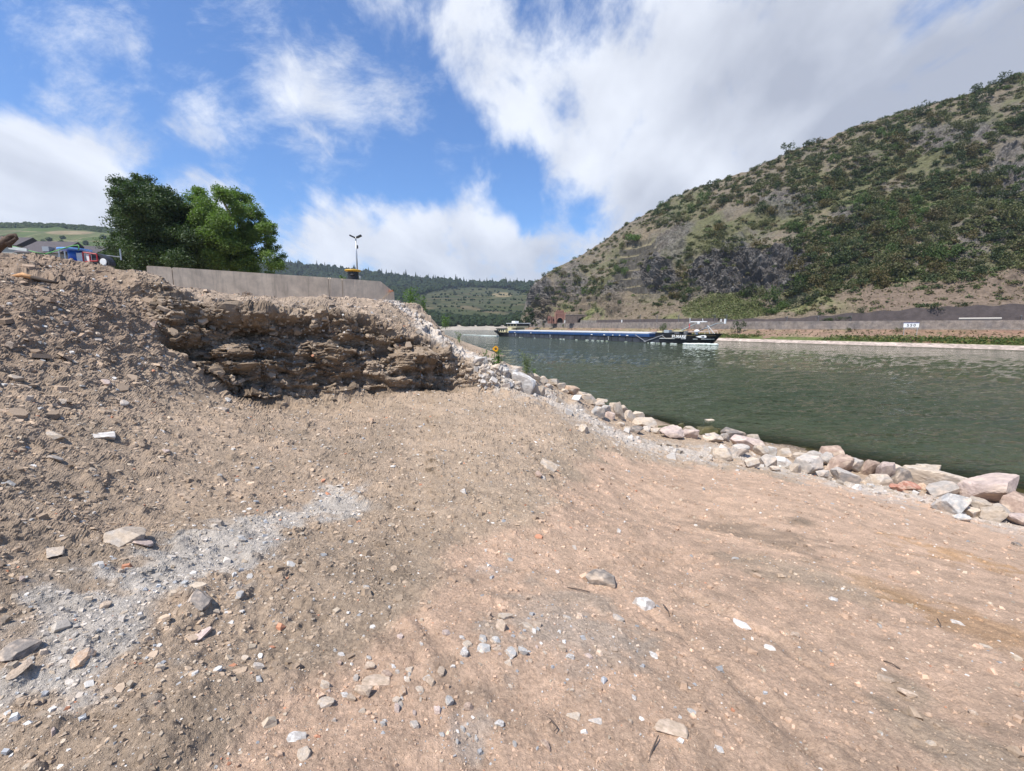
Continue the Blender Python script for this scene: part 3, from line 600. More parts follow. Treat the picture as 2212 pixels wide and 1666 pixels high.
# ================================================================== WATER
def build_water():
    pts = [p[:2] for p in [(60, 3.5)] + [wl[1][:2]] + [w[:2] for w in wl[2:]] + [(4.5, 27), (1.5, 33), (-3, 42), (-8, 60)]]
    shore = np.array(pts)
    az = np.linspace(-40, 88, 620) * PI / 180; rr = np.concatenate([np.geomspace(9, 60, 330), np.geomspace(60.5, 1400, 120)])
    A, Rr = np.meshgrid(az, rr, indexing='ij'); X = Rr * np.sin(A); Y = Rr * np.cos(A)
    P = xyz(X.ravel(), Y.ravel())
    dep = np.full(len(P), 3.0); near = Rr.ravel() < 60
    dep[near] = np.clip(-base_h(P[near, 0], P[near, 1])[0], 0, 3)
    amp = np.clip(dep * 1.2, .15, 1) * (1 - sst(40, 160, Rr.ravel()))
    th = .55; U = P[:, 0] * math.cos(th) + P[:, 1] * math.sin(th); V_ = -P[:, 0] * math.sin(th) + P[:, 1] * math.cos(th)
    Wp = np.stack([U * .55, V_ * 1.9, U * 0], -1)
    P[:, 2] = amp * (fbm(Wp, 1.0, 4, 91, .6) * .085 + fbm(Wp, .3, 2, 92) * .05)
    n, m_ = X.shape; i = (np.arange(n - 1)[:, None] * m_ + np.arange(m_ - 1)[None]).ravel()
    m = bpy.data.materials.new('river_water'); m.use_nodes = True; nt = m.node_tree; nt.nodes.clear(); L = nt.links.new
    out = nd(nt, 'ShaderNodeOutputMaterial'); b = nd(nt, 'ShaderNodeBsdfPrincipled'); geo = nd(nt, 'ShaderNodeNewGeometry')
    nz = nd(nt, 'ShaderNodeTexNoise'); L(geo.outputs['Position'], nz.inputs[0]); nz.inputs['Scale'].default_value = .05; nz.inputs['Detail'].default_value = 4
    mr = nd(nt, 'ShaderNodeMapRange'); L(nz.outputs[0], mr.inputs[0]); mr.inputs[1].default_value = .35; mr.inputs[2].default_value = .65
    mx = nd(nt, 'ShaderNodeMix', data_type='RGBA'); L(mr.outputs[0], mx.inputs[0]); mx.inputs[6].default_value = (.036, .050, .024, 1); mx.inputs[7].default_value = (.052, .063, .031, 1)
    L(mx.outputs[2], b.inputs['Base Color']); b.inputs['Roughness'].default_value = .045; b.inputs['IOR'].default_value = 1.333; b.inputs['Specular IOR Level'].default_value = .5
    mp = nd(nt, 'ShaderNodeMapping'); L(geo.outputs['Position'], mp.inputs[0]); mp.inputs['Rotation'].default_value = (0, 0, -th); mp.inputs['Scale'].default_value = (.9, 3.0, 1)
    prev = None
    for sc, st, dist in ((.10, .8, 1.8), (.5, 1.0, .60), (1.9, .9, .14)):
        n_ = nd(nt, 'ShaderNodeTexNoise'); L(mp.outputs[0], n_.inputs[0]); n_.inputs['Scale'].default_value = sc; n_.inputs['Detail'].default_value = 4; n_.inputs['Roughness'].default_value = .6; n_.inputs['Distortion'].default_value = .4
        bp = nd(nt, 'ShaderNodeBump'); bp.inputs['Strength'].default_value = st; bp.inputs['Distance'].default_value = dist; L(n_.outputs[0], bp.inputs['Height'])
        if prev: L(prev, bp.inputs['Normal'])
        prev = bp.outputs[0]
    L(prev, b.inputs['Normal'])
    at = nd(nt, 'ShaderNodeAttribute', attribute_name='depth'); ar = nd(nt, 'ShaderNodeMapRange', interpolation_type='SMOOTHSTEP'); L(at.outputs['Fac'], ar.inputs[0]); ar.inputs[1].default_value = 0.0; ar.inputs[2].default_value = .75; ar.inputs[3].default_value = .30; ar.inputs[4].default_value = 1
    tr = nd(nt, 'ShaderNodeBsdfTransparent'); tr.inputs[0].default_value = (.62, .60, .38, 1)
    ms = nd(nt, 'ShaderNodeMixShader'); L(ar.outputs[0], ms.inputs[0]); L(tr.outputs[0], ms.inputs[1]); L(b.outputs[0], ms.inputs[2]); L(ms.outputs[0], out.inputs[0])
    o = mesh_np('river', P, np.stack([i, i + m_, i + m_ + 1, i + 1], -1), m, smooth=True, extra={'depth': dep})
    tag(o, 'rippled green river water', None, None, 'structure')
build_water()
# ================================================================== ROCKS
def ico(sub):
    t = (1 + 5 ** .5) / 2
    V = [(-1, t, 0), (1, t, 0), (-1, -t, 0), (1, -t, 0), (0, -1, t), (0, 1, t), (0, -1, -t), (0, 1, -t), (t, 0, -1), (t, 0, 1), (-t, 0, -1), (-t, 0, 1)]
    F = [(0, 11, 5), (0, 5, 1), (0, 1, 7), (0, 7, 10), (0, 10, 11), (1, 5, 9), (5, 11, 4), (11, 10, 2), (10, 7, 6), (7, 1, 8), (3, 9, 4), (3, 4, 2), (3, 2, 6), (3, 6, 8), (3, 8, 9), (4, 9, 5), (2, 4, 11), (6, 2, 10), (8, 6, 7), (9, 8, 1)]
    V = [np.array(v, float) / np.linalg.norm(v) for v in V]
    for _ in range(sub):
        c = {}; G2 = []
        def mid(a, b):
            k = (min(a, b), max(a, b))
            if k not in c: m = V[a] + V[b]; V.append(m / np.linalg.norm(m)); c[k] = len(V) - 1
            return c[k]
        for a, b, d in F: x, y, z = mid(a, b), mid(b, d), mid(d, a); G2 += [(a, x, z), (b, y, x), (d, z, y), (x, y, z)]
        F = G2
    return np.array(V), np.array(F)
ICO = {k: ico(k) for k in (0, 1, 2, 3, 4)}
def rock_shape(seed, sub=3, planes=11, soft=.06, noise=.05, r=None):
    g = np.random.default_rng(seed); V, F = ICO[sub]
    n = g.normal(size=(planes, 3)); n /= np.linalg.norm(n, axis=1, keepdims=True); h = g.uniform(.55, .95, planes)
    n = np.vstack([n, [(0, 0, 1), (0, 0, -1)]]); h = np.concatenate([h, [.62, .62]])
    q = np.maximum(V @ n.T, 1e-3) / h; k = 9.0 / max(soft, .03) * .35
    rad = (q ** k).sum(1) ** (-1 / k); rad = np.minimum(rad, 1.25)
    P = V * rad[:, None]; P = P * (1 + noise * fbm(P + seed, 2.3, 3, seed)[:, None] + noise * .4 * fbm(P + seed, 7, 2, seed + 3)[:, None])
    P -= (P.max(0) + P.min(0)) / 2; P /= (P.max(0) - P.min(0)); return P, F
ROCKM = {}
def rockmat(k, small=False):
    T = {'grey': ((.40, .36, .32), (.46, .38, .31)), 'tan': ((.48, .39, .30), (.40, .35, .30)), 'white': ((.60, .57, .53), (.48, .42, .37)), 'pink': ((.43, .34, .30), (.48, .38, .31)), 'dark': ((.20, .175, .155), (.40, .32, .25)),
         'red': ((.42, .20, .14), (.48, .33, .25)), 'orange': ((.46, .32, .22), (.46, .37, .29)), 'brown': ((.32, .23, .18), (.44, .34, .26)), 'slate': ((.38, .37, .355), (.48, .41, .34)), 'wet': ((.10, .085, .035), (.05, .05, .02)), 'clod': ((.41, .32, .24), (.46, .36, .28)), 'chalky': ((.42, .385, .35), (.62, .60, .57))}
    k0 = k; k = k + ('_pebble' if small else '')
    if k not in ROCKM: ROCKM[k] = mat('rock_' + k, T[k0][0], rough=.85 if k0 != 'wet' else .3, var=.28, vscale=5, bump=.6, bscale=26, bump2=.5, b2scale=7, dist=.0035 if small else .022, objrand=.16, dust=T[k0][1], spec=.25)
    return ROCKM[k]
ROCKMESH = []
def init_rocks():
    for i in range(22):
        P, F = rock_shape(100 + i, 4 if i < 12 else 3, planes=8 + i % 5, soft=.03, noise=.05)
        me = bpy.data.meshes.new('rock'); me.from_pydata([tuple(p) for p in P], [], [tuple(f) for f in F]); me.update(); me.materials.append(rockmat('grey')); ROCKMESH.append(me)
init_rocks()
def put_rock(name, mesh, m, loc, size, rot, label, cat, group):
    o = bpy.data.objects.new(name, mesh); COL.objects.link(o); o.location = loc; o.scale = size; o.rotation_euler = rot
    o.material_slots[0].link = 'OBJECT'; o.material_slots[0].material = rockmat(m, size[0] < .35); tag(o, label, cat, group); return o
UNIQ = []
WORD = {'grey': 'grey', 'tan': 'tan', 'white': 'white', 'pink': 'pinkish grey', 'dark': 'dark grey', 'red': 'brick red', 'orange': 'orange', 'brown': 'reddish brown', 'slate': 'blue grey', 'wet': 'wet brown', 'clod': 'brown earthy', 'chalky': 'chalk dusted'}
def near_name(px, py, marks):
    return min(marks, key=lambda m: math.hypot((px - m[0]), (py - m[1]) * 1.3))[2]
SHM = [(1030, 760, 'under the sunflower'), (1135, 830, 'below the tall weed'), (1180, 835, 'below the tall weed'), (1300, 880, 'on the rock line before the submerged stones'), (1390, 915, 'on the rock line before the submerged stones'), (1520, 930, 'beside the half sunken rocks at the waterline'),
       (1450, 930, 'beside the half sunken rocks at the waterline'), (1630, 965, 'at the upturned dark boulder by the water'), (1760, 990, 'along the middle of the shore rocks'), (1900, 1030, 'left of the red bricks on the shore'), (1970, 1060, 'next to the red bricks on the shore'), (2060, 1085, 'right of the red bricks on the shore'), (2150, 1090, 'beside the biggest shore boulder'), (2200, 1120, 'at the right end of the shore rocks')]
def shore_rocks():
    A = [(205, 70, 140, 80, 'dark'), (335, 85, 100, 55, 'tan'), (285, 130, 190, 60, 'pink'), (250, 170, 120, 80, 'grey'), (130, 190, 130, 80, 'tan'), (400, 170, 110, 80, 'tan'), (465, 175, 65, 60, 'white'), (330, 258, 100, 55, 'tan'), (445, 240, 110, 90, 'grey'), (550, 185, 130, 60, 'tan'), (645, 205, 110, 50, 'tan'),
         (755, 205, 120, 60, 'grey'), (870, 185, 135, 70, 'brown'), (540, 250, 120, 50, 'white'), (720, 270, 170, 130, 'grey'), (850, 240, 100, 80, 'grey'), (925, 270, 160, 100, 'brown'), (1020, 270, 150, 90, 'grey'), (1135, 290, 105, 115, 'brown'), (1240, 310, 110, 150, 'pink'), (1315, 290, 120, 60, 'tan'), (1350, 350, 150, 110, 'dark'),
         (970, 350, 160, 80, 'grey'), (1200, 370, 160, 70, 'tan'), (1325, 420, 80, 40, 'red'), (1415, 425, 110, 35, 'red'), (1505, 420, 70, 45, 'orange'), (1540, 310, 150, 100, 'tan'), (1570, 385, 310, 110, 'tan'), (1640, 450, 180, 70, 'grey'), (1710, 545, 170, 140, 'slate'), (1790, 530, 120, 110, 'brown'), (1765, 460, 80, 60, 'tan'),
         (1970, 440, 350, 180, 'pink'), (2150, 545, 190, 130, 'brown'), (1910, 560, 150, 110, 'tan'), (1990, 605, 220, 100, 'tan'), (2170, 650, 150, 80, 'pink'), (1770, 630, 80, 40, 'slate'), (820, 330, 90, 50, 'grey'), (620, 290, 80, 60, 'tan'), (490, 300, 70, 30, 'tan'), (60, 90, 120, 40, 'tan'), (1060, 420, 60, 40, 'white'), (1860, 600, 110, 60, 'tan')]
    B = [(165, 180, 60, 55, 'white'), (210, 195, 60, 40, 'grey'), (110, 205, 100, 40, 'white'), (320, 260, 60, 40, 'chalky'), (430, 260, 90, 35, 'tan'), (460, 370, 200, 130, 'chalky'), (560, 420, 90, 100, 'tan'), (625, 440, 80, 80, 'tan'), (740, 370, 110, 50, 'tan'), (790, 400, 90, 50, 'tan'), (890, 440, 130, 80, 'orange'), (920, 500, 70, 50, 'white'),
         (1030, 510, 160, 60, 'tan'), (1150, 520, 90, 35, 'tan'), (1110, 560, 110, 60, 'tan'), (1110, 620, 120, 90, 'slate'), (1185, 590, 90, 60, 'white'), (1210, 645, 90, 60, 'pink'), (1280, 610, 80, 140, 'tan'), (1330, 570, 80, 60, 'tan'), (1375, 650, 100, 80, 'tan'), (1455, 655, 90, 80, 'tan'), (1365, 760, 80, 40, 'tan'), (1495, 715, 170, 75, 'tan'),
         (1440, 775, 120, 50, 'dark'), (1530, 760, 60, 50, 'grey'), (1600, 780, 90, 50, 'tan'), (1670, 785, 100, 30, 'dark'), (1660, 750, 70, 34, 'wet'), (1735, 762, 110, 65, 'tan'), (1810, 740, 80, 60, 'wet'), (1890, 765, 100, 50, 'tan'), (2045, 725, 80, 70, 'tan'), (2020, 780, 150, 60, 'wet'), (2130, 765, 90, 60, 'wet'), (1960, 740, 60, 40, 'wet'),
         (1730, 815, 180, 50, 'pink'), (1870, 815, 160, 50, 'pink'), (2080, 850, 140, 40, 'grey'), (1300, 720, 60, 30, 'tan'), (2180, 835, 80, 70, 'grey'), (700, 400, 60, 40, 'grey'), (650, 345, 90, 50, 'tan'), (590, 330, 80, 50, 'tan'), (530, 310, 90, 50, 'tan'), (840, 440, 60, 40, 'tan'), (980, 470, 80, 40, 'tan'), (1240, 560, 60, 50, 'tan'), (260, 240, 70, 40, 'tan'), (380, 290, 70, 40, 'chalky')]
    L_ = [(1518.4 + .3138 * x, 921.9 + .3138 * (y + h * .42), w * .3138, h * .3138, c) for x, y, w, h, c in A] + [(1003.3 + .2574 * x, 732.1 + .2574 * (y + h * .42), w * .2574, h * .2574, c) for x, y, w, h, c in B]
    for i, (px, py, w, h, c) in enumerate(L_):
        g = np.random.default_rng(500 + i); P, N_ = surf(px, py)
        for _k in range(40):
            if math.hypot(P[0], P[1]) < 27: break
            py += 2.5; P, N_ = surf(px, py)
        d = math.hypot(P[0], P[1]); W = w / F_U * P[1] * 1.06; H = h / F_U * P[1] * .92
        if P[2] < -.35: P[2] = -.35
        P = P + np.array([P[0], P[1], 0]) / d * W * .25
        H = max(H, W * .38); shp = 'slab' if H < W * .5 else ('block' if H < W * .85 else 'upright boulder')
        size = 'large ' if w > 45 else ('small ' if w < 17 else '')
        sc = (W * 1.1, W * g.uniform(.75, .95), H * 1.22)
        o = put_rock('boulder', ROCKMESH[i % 22], c, (P[0], P[1], P[2] + H * .36), sc, (g.uniform(-.22, .22), g.uniform(-.2, .3), g.uniform(-.5, .5) + (i % 2) * PI), None, 'rock', 'rocks lining the shore')
        UNIQ.append((o, f"{size}{WORD[c]} {shp} {near_name(px, py, SHM)}", px))
shore_rocks()
FGM = [(150, 1400, 'in the pale dust streak at lower left'), (350, 1250, 'in the pale dust streak at lower left'), (700, 1080, 'near the tip of the pale dust streak'), (250, 1160, 'on the slope above the pale dust streak'), (480, 1350, 'on brown gravel at lower left'), (600, 1560, 'on brown gravel at the bottom'), (850, 1480, 'in the stone heap at lower centre'), (1030, 1400, 'in the small stone scatter at centre'),
       (1010, 1600, 'in the chalk spill at the bottom'), (1250, 1400, 'on the chalky patch at lower centre'), (1320, 1270, 'beside the rough grey boulder on the flat'), (1500, 1550, 'near the buried square slab at lower right'), (1700, 1350, 'on the pink ground at right'), (1950, 1480, 'among dark clods at lower right'), (2100, 1300, 'near the orange stained ground at right'), (1180, 1020, 'beside the tan wedge stone at centre'),
       (900, 950, 'on the grey gravel below the cut bank'), (600, 900, 'at the foot of the cut bank'), (200, 900, 'on the brown heap at left'), (150, 650, 'high on the brown heap at left'), (1450, 1020, 'on the white rubble apron'), (1800, 1150, 'below the shore rocks at right')]
def loose_stones():
    L_ = [(225, 948, 60, .25, 'chalky'), (110, 946, 42, .3, 'tan'), (262, 1166, 88, .38, 'tan'), (305, 1178, 50, .25, 'pink'), (118, 1197, 52, .25, 'tan'), (1180, 1010, 50, .5, 'tan'), (1160, 1030, 26, .5, 'brown'), (1172, 1035, 22, .4, 'grey'), (1300, 1258, 62, .62, 'dark'), (1387, 1308, 48, .55, 'chalky'), (1600, 1352, 42, .3, 'white'), (1451, 1578, 64, .22, 'clod'), (1284, 1560, 30, .12, 'grey'),
          (1335, 1340, 30, .4, 'grey'), (640, 1598, 42, .2, 'chalky'), (655, 1632, 40, .35, 'tan'), (38, 1408, 74, .3, 'dark'), (172, 1425, 52, .3, 'orange'), (437, 1372, 42, .25, 'pink'), (555, 1445, 28, .6, 'grey'), (556, 1474, 18, .5, 'slate'), (425, 1298, 86, .18, 'dark'), (30, 1452, 52, .14, 'clod'), (815, 1478, 58, .35, 'clod'), (782, 1500, 40, .6, 'clod'), (703, 1521, 36, .3, 'tan'), (855, 1537, 22, .8, 'pink'),
          (798, 1445, 26, .7, 'clod'), (732, 1435, 20, .6, 'brown'), (883, 1450, 22, .5, 'tan'), (848, 1442, 14, .5, 'white'), (760, 1512, 26, .5, 'clod'), (744, 1505, 20, .5, 'chalky'), (868, 1500, 24, .6, 'orange'), (905, 1495, 20, .4, 'tan'), (926, 1478, 26, .6, 'clod'), (950, 1455, 22, .5, 'clod'), (1010, 1392, 22, .4, 'tan'), (1042, 1406, 30, .4, 'slate'), (1070, 1400, 24, .3, 'clod'), (1100, 1412, 30, .5, 'slate'), (1040, 1385, 20, .6, 'slate'),
          (1000, 1415, 26, .6, 'chalky'), (1090, 1335, 34, .4, 'tan'), (1138, 1355, 36, .3, 'tan'), (1225, 1338, 22, .5, 'grey'), (1150, 1368, 14, .8, 'white'), (1270, 1420, 18, .6, 'pink'), (1228, 1420, 22, .5, 'chalky'), (1000, 1063, 17, .6, 'white'), (517, 1166, 24, .5, 'slate'), (515, 1290, 20, .5, 'slate'), (1553, 1620, 24, .3, 'slate'), (1493, 1539, 20, .2, 'slate'), (1910, 1470, 30, .5, 'clod'), (1955, 1502, 34, .4, 'clod'),
          (2065, 1347, 24, .4, 'white'), (1800, 1297, 18, .5, 'chalky'), (800, 914, 16, .9, 'orange'), (480, 887, 26, .4, 'dark'), (32, 820, 26, .4, 'tan'), (1240, 1185, 14, .5, 'grey'), (1410, 1420, 24, .5, 'chalky'), (968, 1520, 20, .8, 'slate'), (1000, 1578, 14, .8, 'slate'), (1030, 1600, 14, .7, 'chalky'), (985, 1606, 12, .8, 'slate'), (1012, 1590, 12, .7, 'slate'), (1078, 1567, 22, .5, 'chalky'), (720, 1560, 14, .7, 'grey'), (830, 1560, 12, .6, 'white'),
          (265, 875, 30, .25, 'grey'), (205, 725, 14, .5, 'tan'), (212, 738, 20, .3, 'grey'), (130, 870, 18, .5, 'tan'), (2130, 1400, 24, .4, 'tan'), (2195, 1180, 18, .5, 'dark'), (1690, 1250, 16, .5, 'clod'), (1715, 1372, 20, .5, 'clod'), (2010, 1610, 22, .4, 'tan'), (1360, 1560, 12, .8, 'clod'), (60, 1430, 20, .3, 'slate'), (300, 1330, 14, .5, 'white')]
    g = np.random.default_rng(11)
    pal = ['tan', 'clod', 'grey', 'pink', 'slate', 'chalky', 'white', 'brown']
    for _ in range(150):
        z = g.random()
        if z < .28: px, py = g.normal(870, 110), g.normal(1480, 60)
        elif z < .4: px, py = g.normal(1080, 90), g.normal(1395, 35)
        elif z < .55: px, py = g.uniform(0, 900), g.uniform(1100, 1640)
        elif z < .68: px, py = g.uniform(0, 500), g.uniform(640, 1080)
        elif z < .85: t = g.random(); px, py = 1150 + t * 950 + g.normal(0, 40), 900 + t * 190 + g.normal(0, 28) + 20
        else: px, py = g.uniform(900, 2180), g.uniform(1150, 1640)
        if not (5 < px < 2205 and 600 < py < 1655): continue
        s_ = 7 + g.exponential(6); L_.append((px, py, min(s_ * (1.3 if py > 1300 else 1), 30), g.uniform(.25, .8), pal[int(g.choice(8, p=[.24, .2, .14, .1, .12, .1, .06, .04]))]))
    for i, (px, py, w, hr, c) in enumerate(L_):
        g2 = np.random.default_rng(900 + i); P, N_ = surf(px, py); dist = P[1] * math.cos(PITCH) - (P[2] - CAMZ) * math.sin(PITCH)
        W = w / F_U * dist * .93; H = W * hr; fl = hr < .33
        N_ = Vector(N_).lerp(Vector((0, 0, 1)), .3).normalized(); q = N_.to_track_quat('Z', 'Y').to_matrix() @ Matrix.Rotation(g2.uniform(-.6, .6) + (.5 if fl and px < 700 else 0), 3, 'Z')
        e = (q @ Matrix.Rotation(g2.uniform(-.2, .2), 3, 'X')).to_euler()
        big = w > 24
        nm = 'slate' if fl else 'stone'
        o = put_rock(nm if nm == 'stone' else 'flat_stone', ROCKMESH[(i * 5) % 12 if big else 12 + i % 10], c, Vector(P) + N_ * H * .10, (W * 1.08, W * g2.uniform(.55, .9), H * 1.1), e, None, 'stone', 'loose stones on the ground')
        sz = 'large ' if w > 40 else ('small ' if w < 14 else '')
        UNIQ.append((o, f"{sz}{WORD[c]} {'flat stone' if fl else ('rounded stone' if hr > .6 else 'stone')} {near_name(px, py, FGM)}", px))
loose_stones()
# ------------------------------------------------------------------ gravel and shale (uncountable)
def scatter(name, label, N, kind, seed, weight, size_u, col_fn, tilt, smin, smax, mt):
    g = np.random.default_rng(seed); na, NR, _ = GP.shape
    lo, hi = np.searchsorted(GAZ, [-57 * PI / 180, 57 * PI / 180])
    I = g.integers(lo, hi, N * 4); K = g.integers(3, NR - 2, N * 4); P = GP[I, K]; r = np.hypot(P[:, 0], P[:, 1])
    ok = (r < 26) & (r > .8) & (P[:, 2] > .03) & (g.random(len(r)) < weight(P, GFA[I, K], GSS[I, K], r)); I, K, P, r = I[ok][:N], K[ok][:N], P[ok][:N], r[ok][:N]
    n = len(P); Nn = GN[I, K]; sz = np.clip(r * size_u / F_U * g.lognormal(0, .65, n), smin, smax)
    up = np.array([0, 0, 1.]); nn = Nn * (1 - tilt) + up * tilt + g.normal(0, .22, (n, 3)); nn /= np.linalg.norm(nn, axis=1, keepdims=True)
    a = np.cross(nn, g.normal(size=(n, 3))); a /= np.linalg.norm(a, axis=1, keepdims=True); b = np.cross(nn, a)
    el = g.uniform(.55, 1.0, n)
    if kind == 'flake':
        k = 6; ang = (np.arange(k)[None] + g.uniform(-.3, .3, (n, k))) / k * 2 * PI; rad = g.uniform(.62, 1.1, (n, k)) * sz[:, None] * .5
        th = sz * g.uniform(.07, .22, n)
        top = P[:, None] + a[:, None] * (np.cos(ang) * rad)[..., None] + b[:, None] * (np.sin(ang) * rad * el[:, None])[..., None] + nn[:, None] * (th * .75)[:, None, None]
        bot = top + (a[:, None] * np.cos(ang)[..., None] + b[:, None] * np.sin(ang)[..., None]) * (sz * .07)[:, None, None] - nn[:, None] * (th * 1.5)[:, None, None]
        V = np.concatenate([top, bot], 1); T = [(0, 1, 2, 3), (0, 3, 4, 5)] + [(i, i + 6, (i + 1) % 6 + 6, (i + 1) % 6) for i in range(6)]; m = 12
    else:
        base = np.array([(x, y, z) for z in (-1, 1) for y in (-1, 1) for x in (-1, 1)], float) * .5
        J = base[None] * (1 + g.uniform(-.45, .15, (n, 8, 3))); J[:, 4:, :2] *= g.uniform(.5, .95, (n, 1, 1)); hh = sz * g.uniform(.4, .85, n)
        V = P[:, None] + a[:, None] * (J[..., 0] * sz[:, None])[..., None] + b[:, None] * (J[..., 1] * (sz * el)[:, None])[..., None] + nn[:, None] * (J[..., 2] * hh[:, None] + hh[:, None] * .2)[..., None]
        T = [(0, 2, 3, 1), (4, 5, 7, 6), (0, 1, 5, 4), (2, 6, 7, 3), (0, 4, 6, 2), (1, 3, 7, 5)]; m = 8
    Fq = (np.arange(n)[:, None, None] * m + np.array(T)[None]).reshape(-1, 4)
    C = col_fn(GCOL[I, K], P, g, n); C = np.repeat(C, m, 0)
    o = mesh_np(name, V.reshape(-1, 3), Fq, mt, col=np.clip(C, .02, .75)); tag(o, label, 'gravel', None, 'stuff'); return o
def pinkness(P):
    d, s, _ = seg_dist(P[:, 0], P[:, 1], _W['pinkedge']); return sst(-.6, .6, d * s)
def near_w(P, k, r): return 1 - sst(.4, 1.2, seg_dist(P[:, 0], P[:, 1], _W[k])[0] / r)
pebm = mat('loose_gravel', attr=True, rough=.92, var=.2, vscale=60, bump=.4, bscale=150, dist=.006, spec=.2)
def colA(c, P, g, n):
    f = g.uniform(.8, 1.42, n)[:, None]; c = c * f; t = g.random(n)
    c = np.where((t < .06)[:, None], np.array([[.50, .47, .43]]) * f, c); c = np.where(((t > .06) & (t < .10))[:, None], np.array([[.28, .28, .28]]) * f, c); c = np.where(((t > .12) & (t < .30))[:, None], np.array([[.38, .31, .235]]) * f, c); c = np.where((t > .985)[:, None], np.array([[.42, .2, .12]]) * f, c); return c
scatter('shale_chips', 'flat brown shale chips strewn over the slope and flat ground', 27000, 'flake', 1, lambda P, f, s, r: np.clip(.80 - .77 * pinkness(P), .05, 1) * (1 - .5 * (f > .3)), 3.4, colA, .12, .006, .08, pebm)
scatter('gravel', 'small rounded gravel and pebbles over the ground', 24000, 'block', 2, lambda P, f, s, r: np.clip(.45 - .05 * pinkness(P) + .9 * near_w(P, 'chalk2', 1.2) + .7 * near_w(P, 'chalk1', .4) + .6 * near_w(P, 'chalk3', 1.2), .1, 1), 2.2, colA, .1, .004, .06, pebm)
scatter('shale_slabs', 'broken shale slabs sticking out of the cut bank', 6500, 'flake', 3, lambda P, f, s, r: sst(.2, .6, f), 6.0, lambda c, P, g, n: np.array([[.26, .20, .145]]) * g.uniform(.5, 1.45, n)[:, None], .55, .03, .24, pebm)
scatter('white_rubble', 'white chalky rubble along the ridge and the shore apron', 5200, 'block', 4, lambda P, f, s, r: np.clip(near_w(P, 'chalk2', 1.25) * .8 + near_w(P, 'chalk3', .8) * 1.3, 0, 1), 6.5, lambda c, P, g, n: np.where((g.random(n) < .5)[:, None], np.array([[.56, .515, .465]]), np.array([[.38, .315, .25]])) * g.uniform(.7, 1.15, n)[:, None], .1, .02, .30, pebm)
scatter('chalk_pebbles', 'small white and grey chalk pebbles in the pale streak and spills', 2600, 'block', 7, lambda P, f, s, r: np.clip(sum(1 - sst(.4, 1.3, np.hypot(P[:, 0] - _W[k][0], P[:, 1] - _W[k][1]) / w) for k, w in (('c4', .18), ('c5', .45), ('c6', .16))) + .5 * near_w(P, 'chalk1', .45), 0, 1), 4.0, lambda c, P, g, n: np.where((g.random(n) < .55)[:, None], np.array([[.50, .49, .47]]), np.array([[.34, .34, .345]])) * g.uniform(.75, 1.2, n)[:, None], .1, .006, .04, pebm)
scatter('earth_clods', 'crumbly brown clods on the flat ground', 3500, 'block', 6, lambda P, f, s, r: np.full(len(r), .6) * (P[:, 2] < 4.2), 4.5, lambda c, P, g, n: c * g.uniform(.7, 1.1, n)[:, None], .1, .01, .07, pebm)
scatter('heap_stones', 'broken stones mixed in the brown heap and ledge', 5200, 'flake', 5, lambda P, f, s, r: np.clip(sst(3.9, 4.4, P[:, 2]) * (s < 0) * .8 + (s > 0) * (P[:, 2] > 5) * .8, 0, 1) * (P[:, 1] > 1), 7.0, lambda c, P, g, n: c * g.uniform(.8, 1.45, n)[:, None], .45, .02, .26, pebm)
# ================================================================== FOLIAGE
def cards(C, S_, g, up=.35, asp=.62):
    n = len(C); nn = g.normal(size=(n, 3)); nn[:, 2] = np.abs(nn[:, 2]) + up; nn /= np.linalg.norm(nn, axis=1, keepdims=True)
    a = np.cross(nn, g.normal(size=(n, 3))); a /= np.linalg.norm(a, axis=1, keepdims=True); b = np.cross(nn, a) * asp; s_ = S_[:, None] * .5
    V = np.stack([C - a * s_, C + b * s_ * .8 + nn * s_ * .1, C + a * s_, C - b * s_ * .8 + nn * s_ * .1], 1)
    return V.reshape(-1, 3), np.arange(n * 4).reshape(n, 4)
def leafmat(k, c, tr=.28, orand=.18): return mat('leaf_' + k, c, rough=.6, var=.35, vscale=.9, objrand=orand, transl=tr, spec=.3)
LM = {'dark green': leafmat('dark', (.050, .068, .025)), 'olive': leafmat('olive', (.105, .106, .042)), 'rusty': leafmat('rusty', (.105, .082, .030)), 'bright green': leafmat('bright', (.075, .115, .028)), 'grey green': leafmat('greygreen', (.070, .085, .050))}
def clump_pts(cs, rs, ns, g, shell=.55, zs=.8):
    out = []
    for c, r, n in zip(cs, rs, ns):
        v = g.normal(size=(n, 3)); v /= np.linalg.norm(v, axis=1, keepdims=True); rad = r * (shell + (1 - shell) * g.random(n)) * (1 + .25 * fbm(v * 1.7 + c, 1.5, 2, 3)); out.append(c + v * rad[:, None] * [1, 1, zs])
    return np.concatenate(out)
def shrub_mesh(seed, n, lobes, leaf, mt):
    g = np.random.default_rng(seed); cs = np.stack([g.uniform(-.62, .62, lobes), g.uniform(-.62, .62, lobes), g.uniform(.22, .78, lobes)], -1); rs = g.uniform(.26, .46, lobes)
    P = clump_pts(cs, rs, np.full(lobes, n // lobes), g); P[:, 2] = np.maximum(P[:, 2], 0)
    V, F = cards(P, leaf * g.uniform(.6, 1.4, len(P)), g); return V, F
SHR = []
def init_shrubs():
    for i in range(10):
        V, F = shrub_mesh(30 + i, 520, 7 + i % 4, .15, None); me = bpy.data.meshes.new('shrub'); me.from_pydata(V.tolist(), [], F.tolist()); me.update(); me.materials.append(LM['olive']); SHR.append(me)
init_shrubs()
def put_shrub(loc, w, h, colr, i, name='shrub', group='shrubs on the hillside'):
    o = bpy.data.objects.new(name, SHR[i % 10]); COL.objects.link(o); o.location = loc; o.scale = (w / 2, w / 2, h); o.rotation_euler = (0, 0, (i * 2.4) % 6.28)
    o.material_slots[0].link = 'OBJECT'; o.material_slots[0].material = LM[colr]; tag(o, None, 'shrub', group); return o
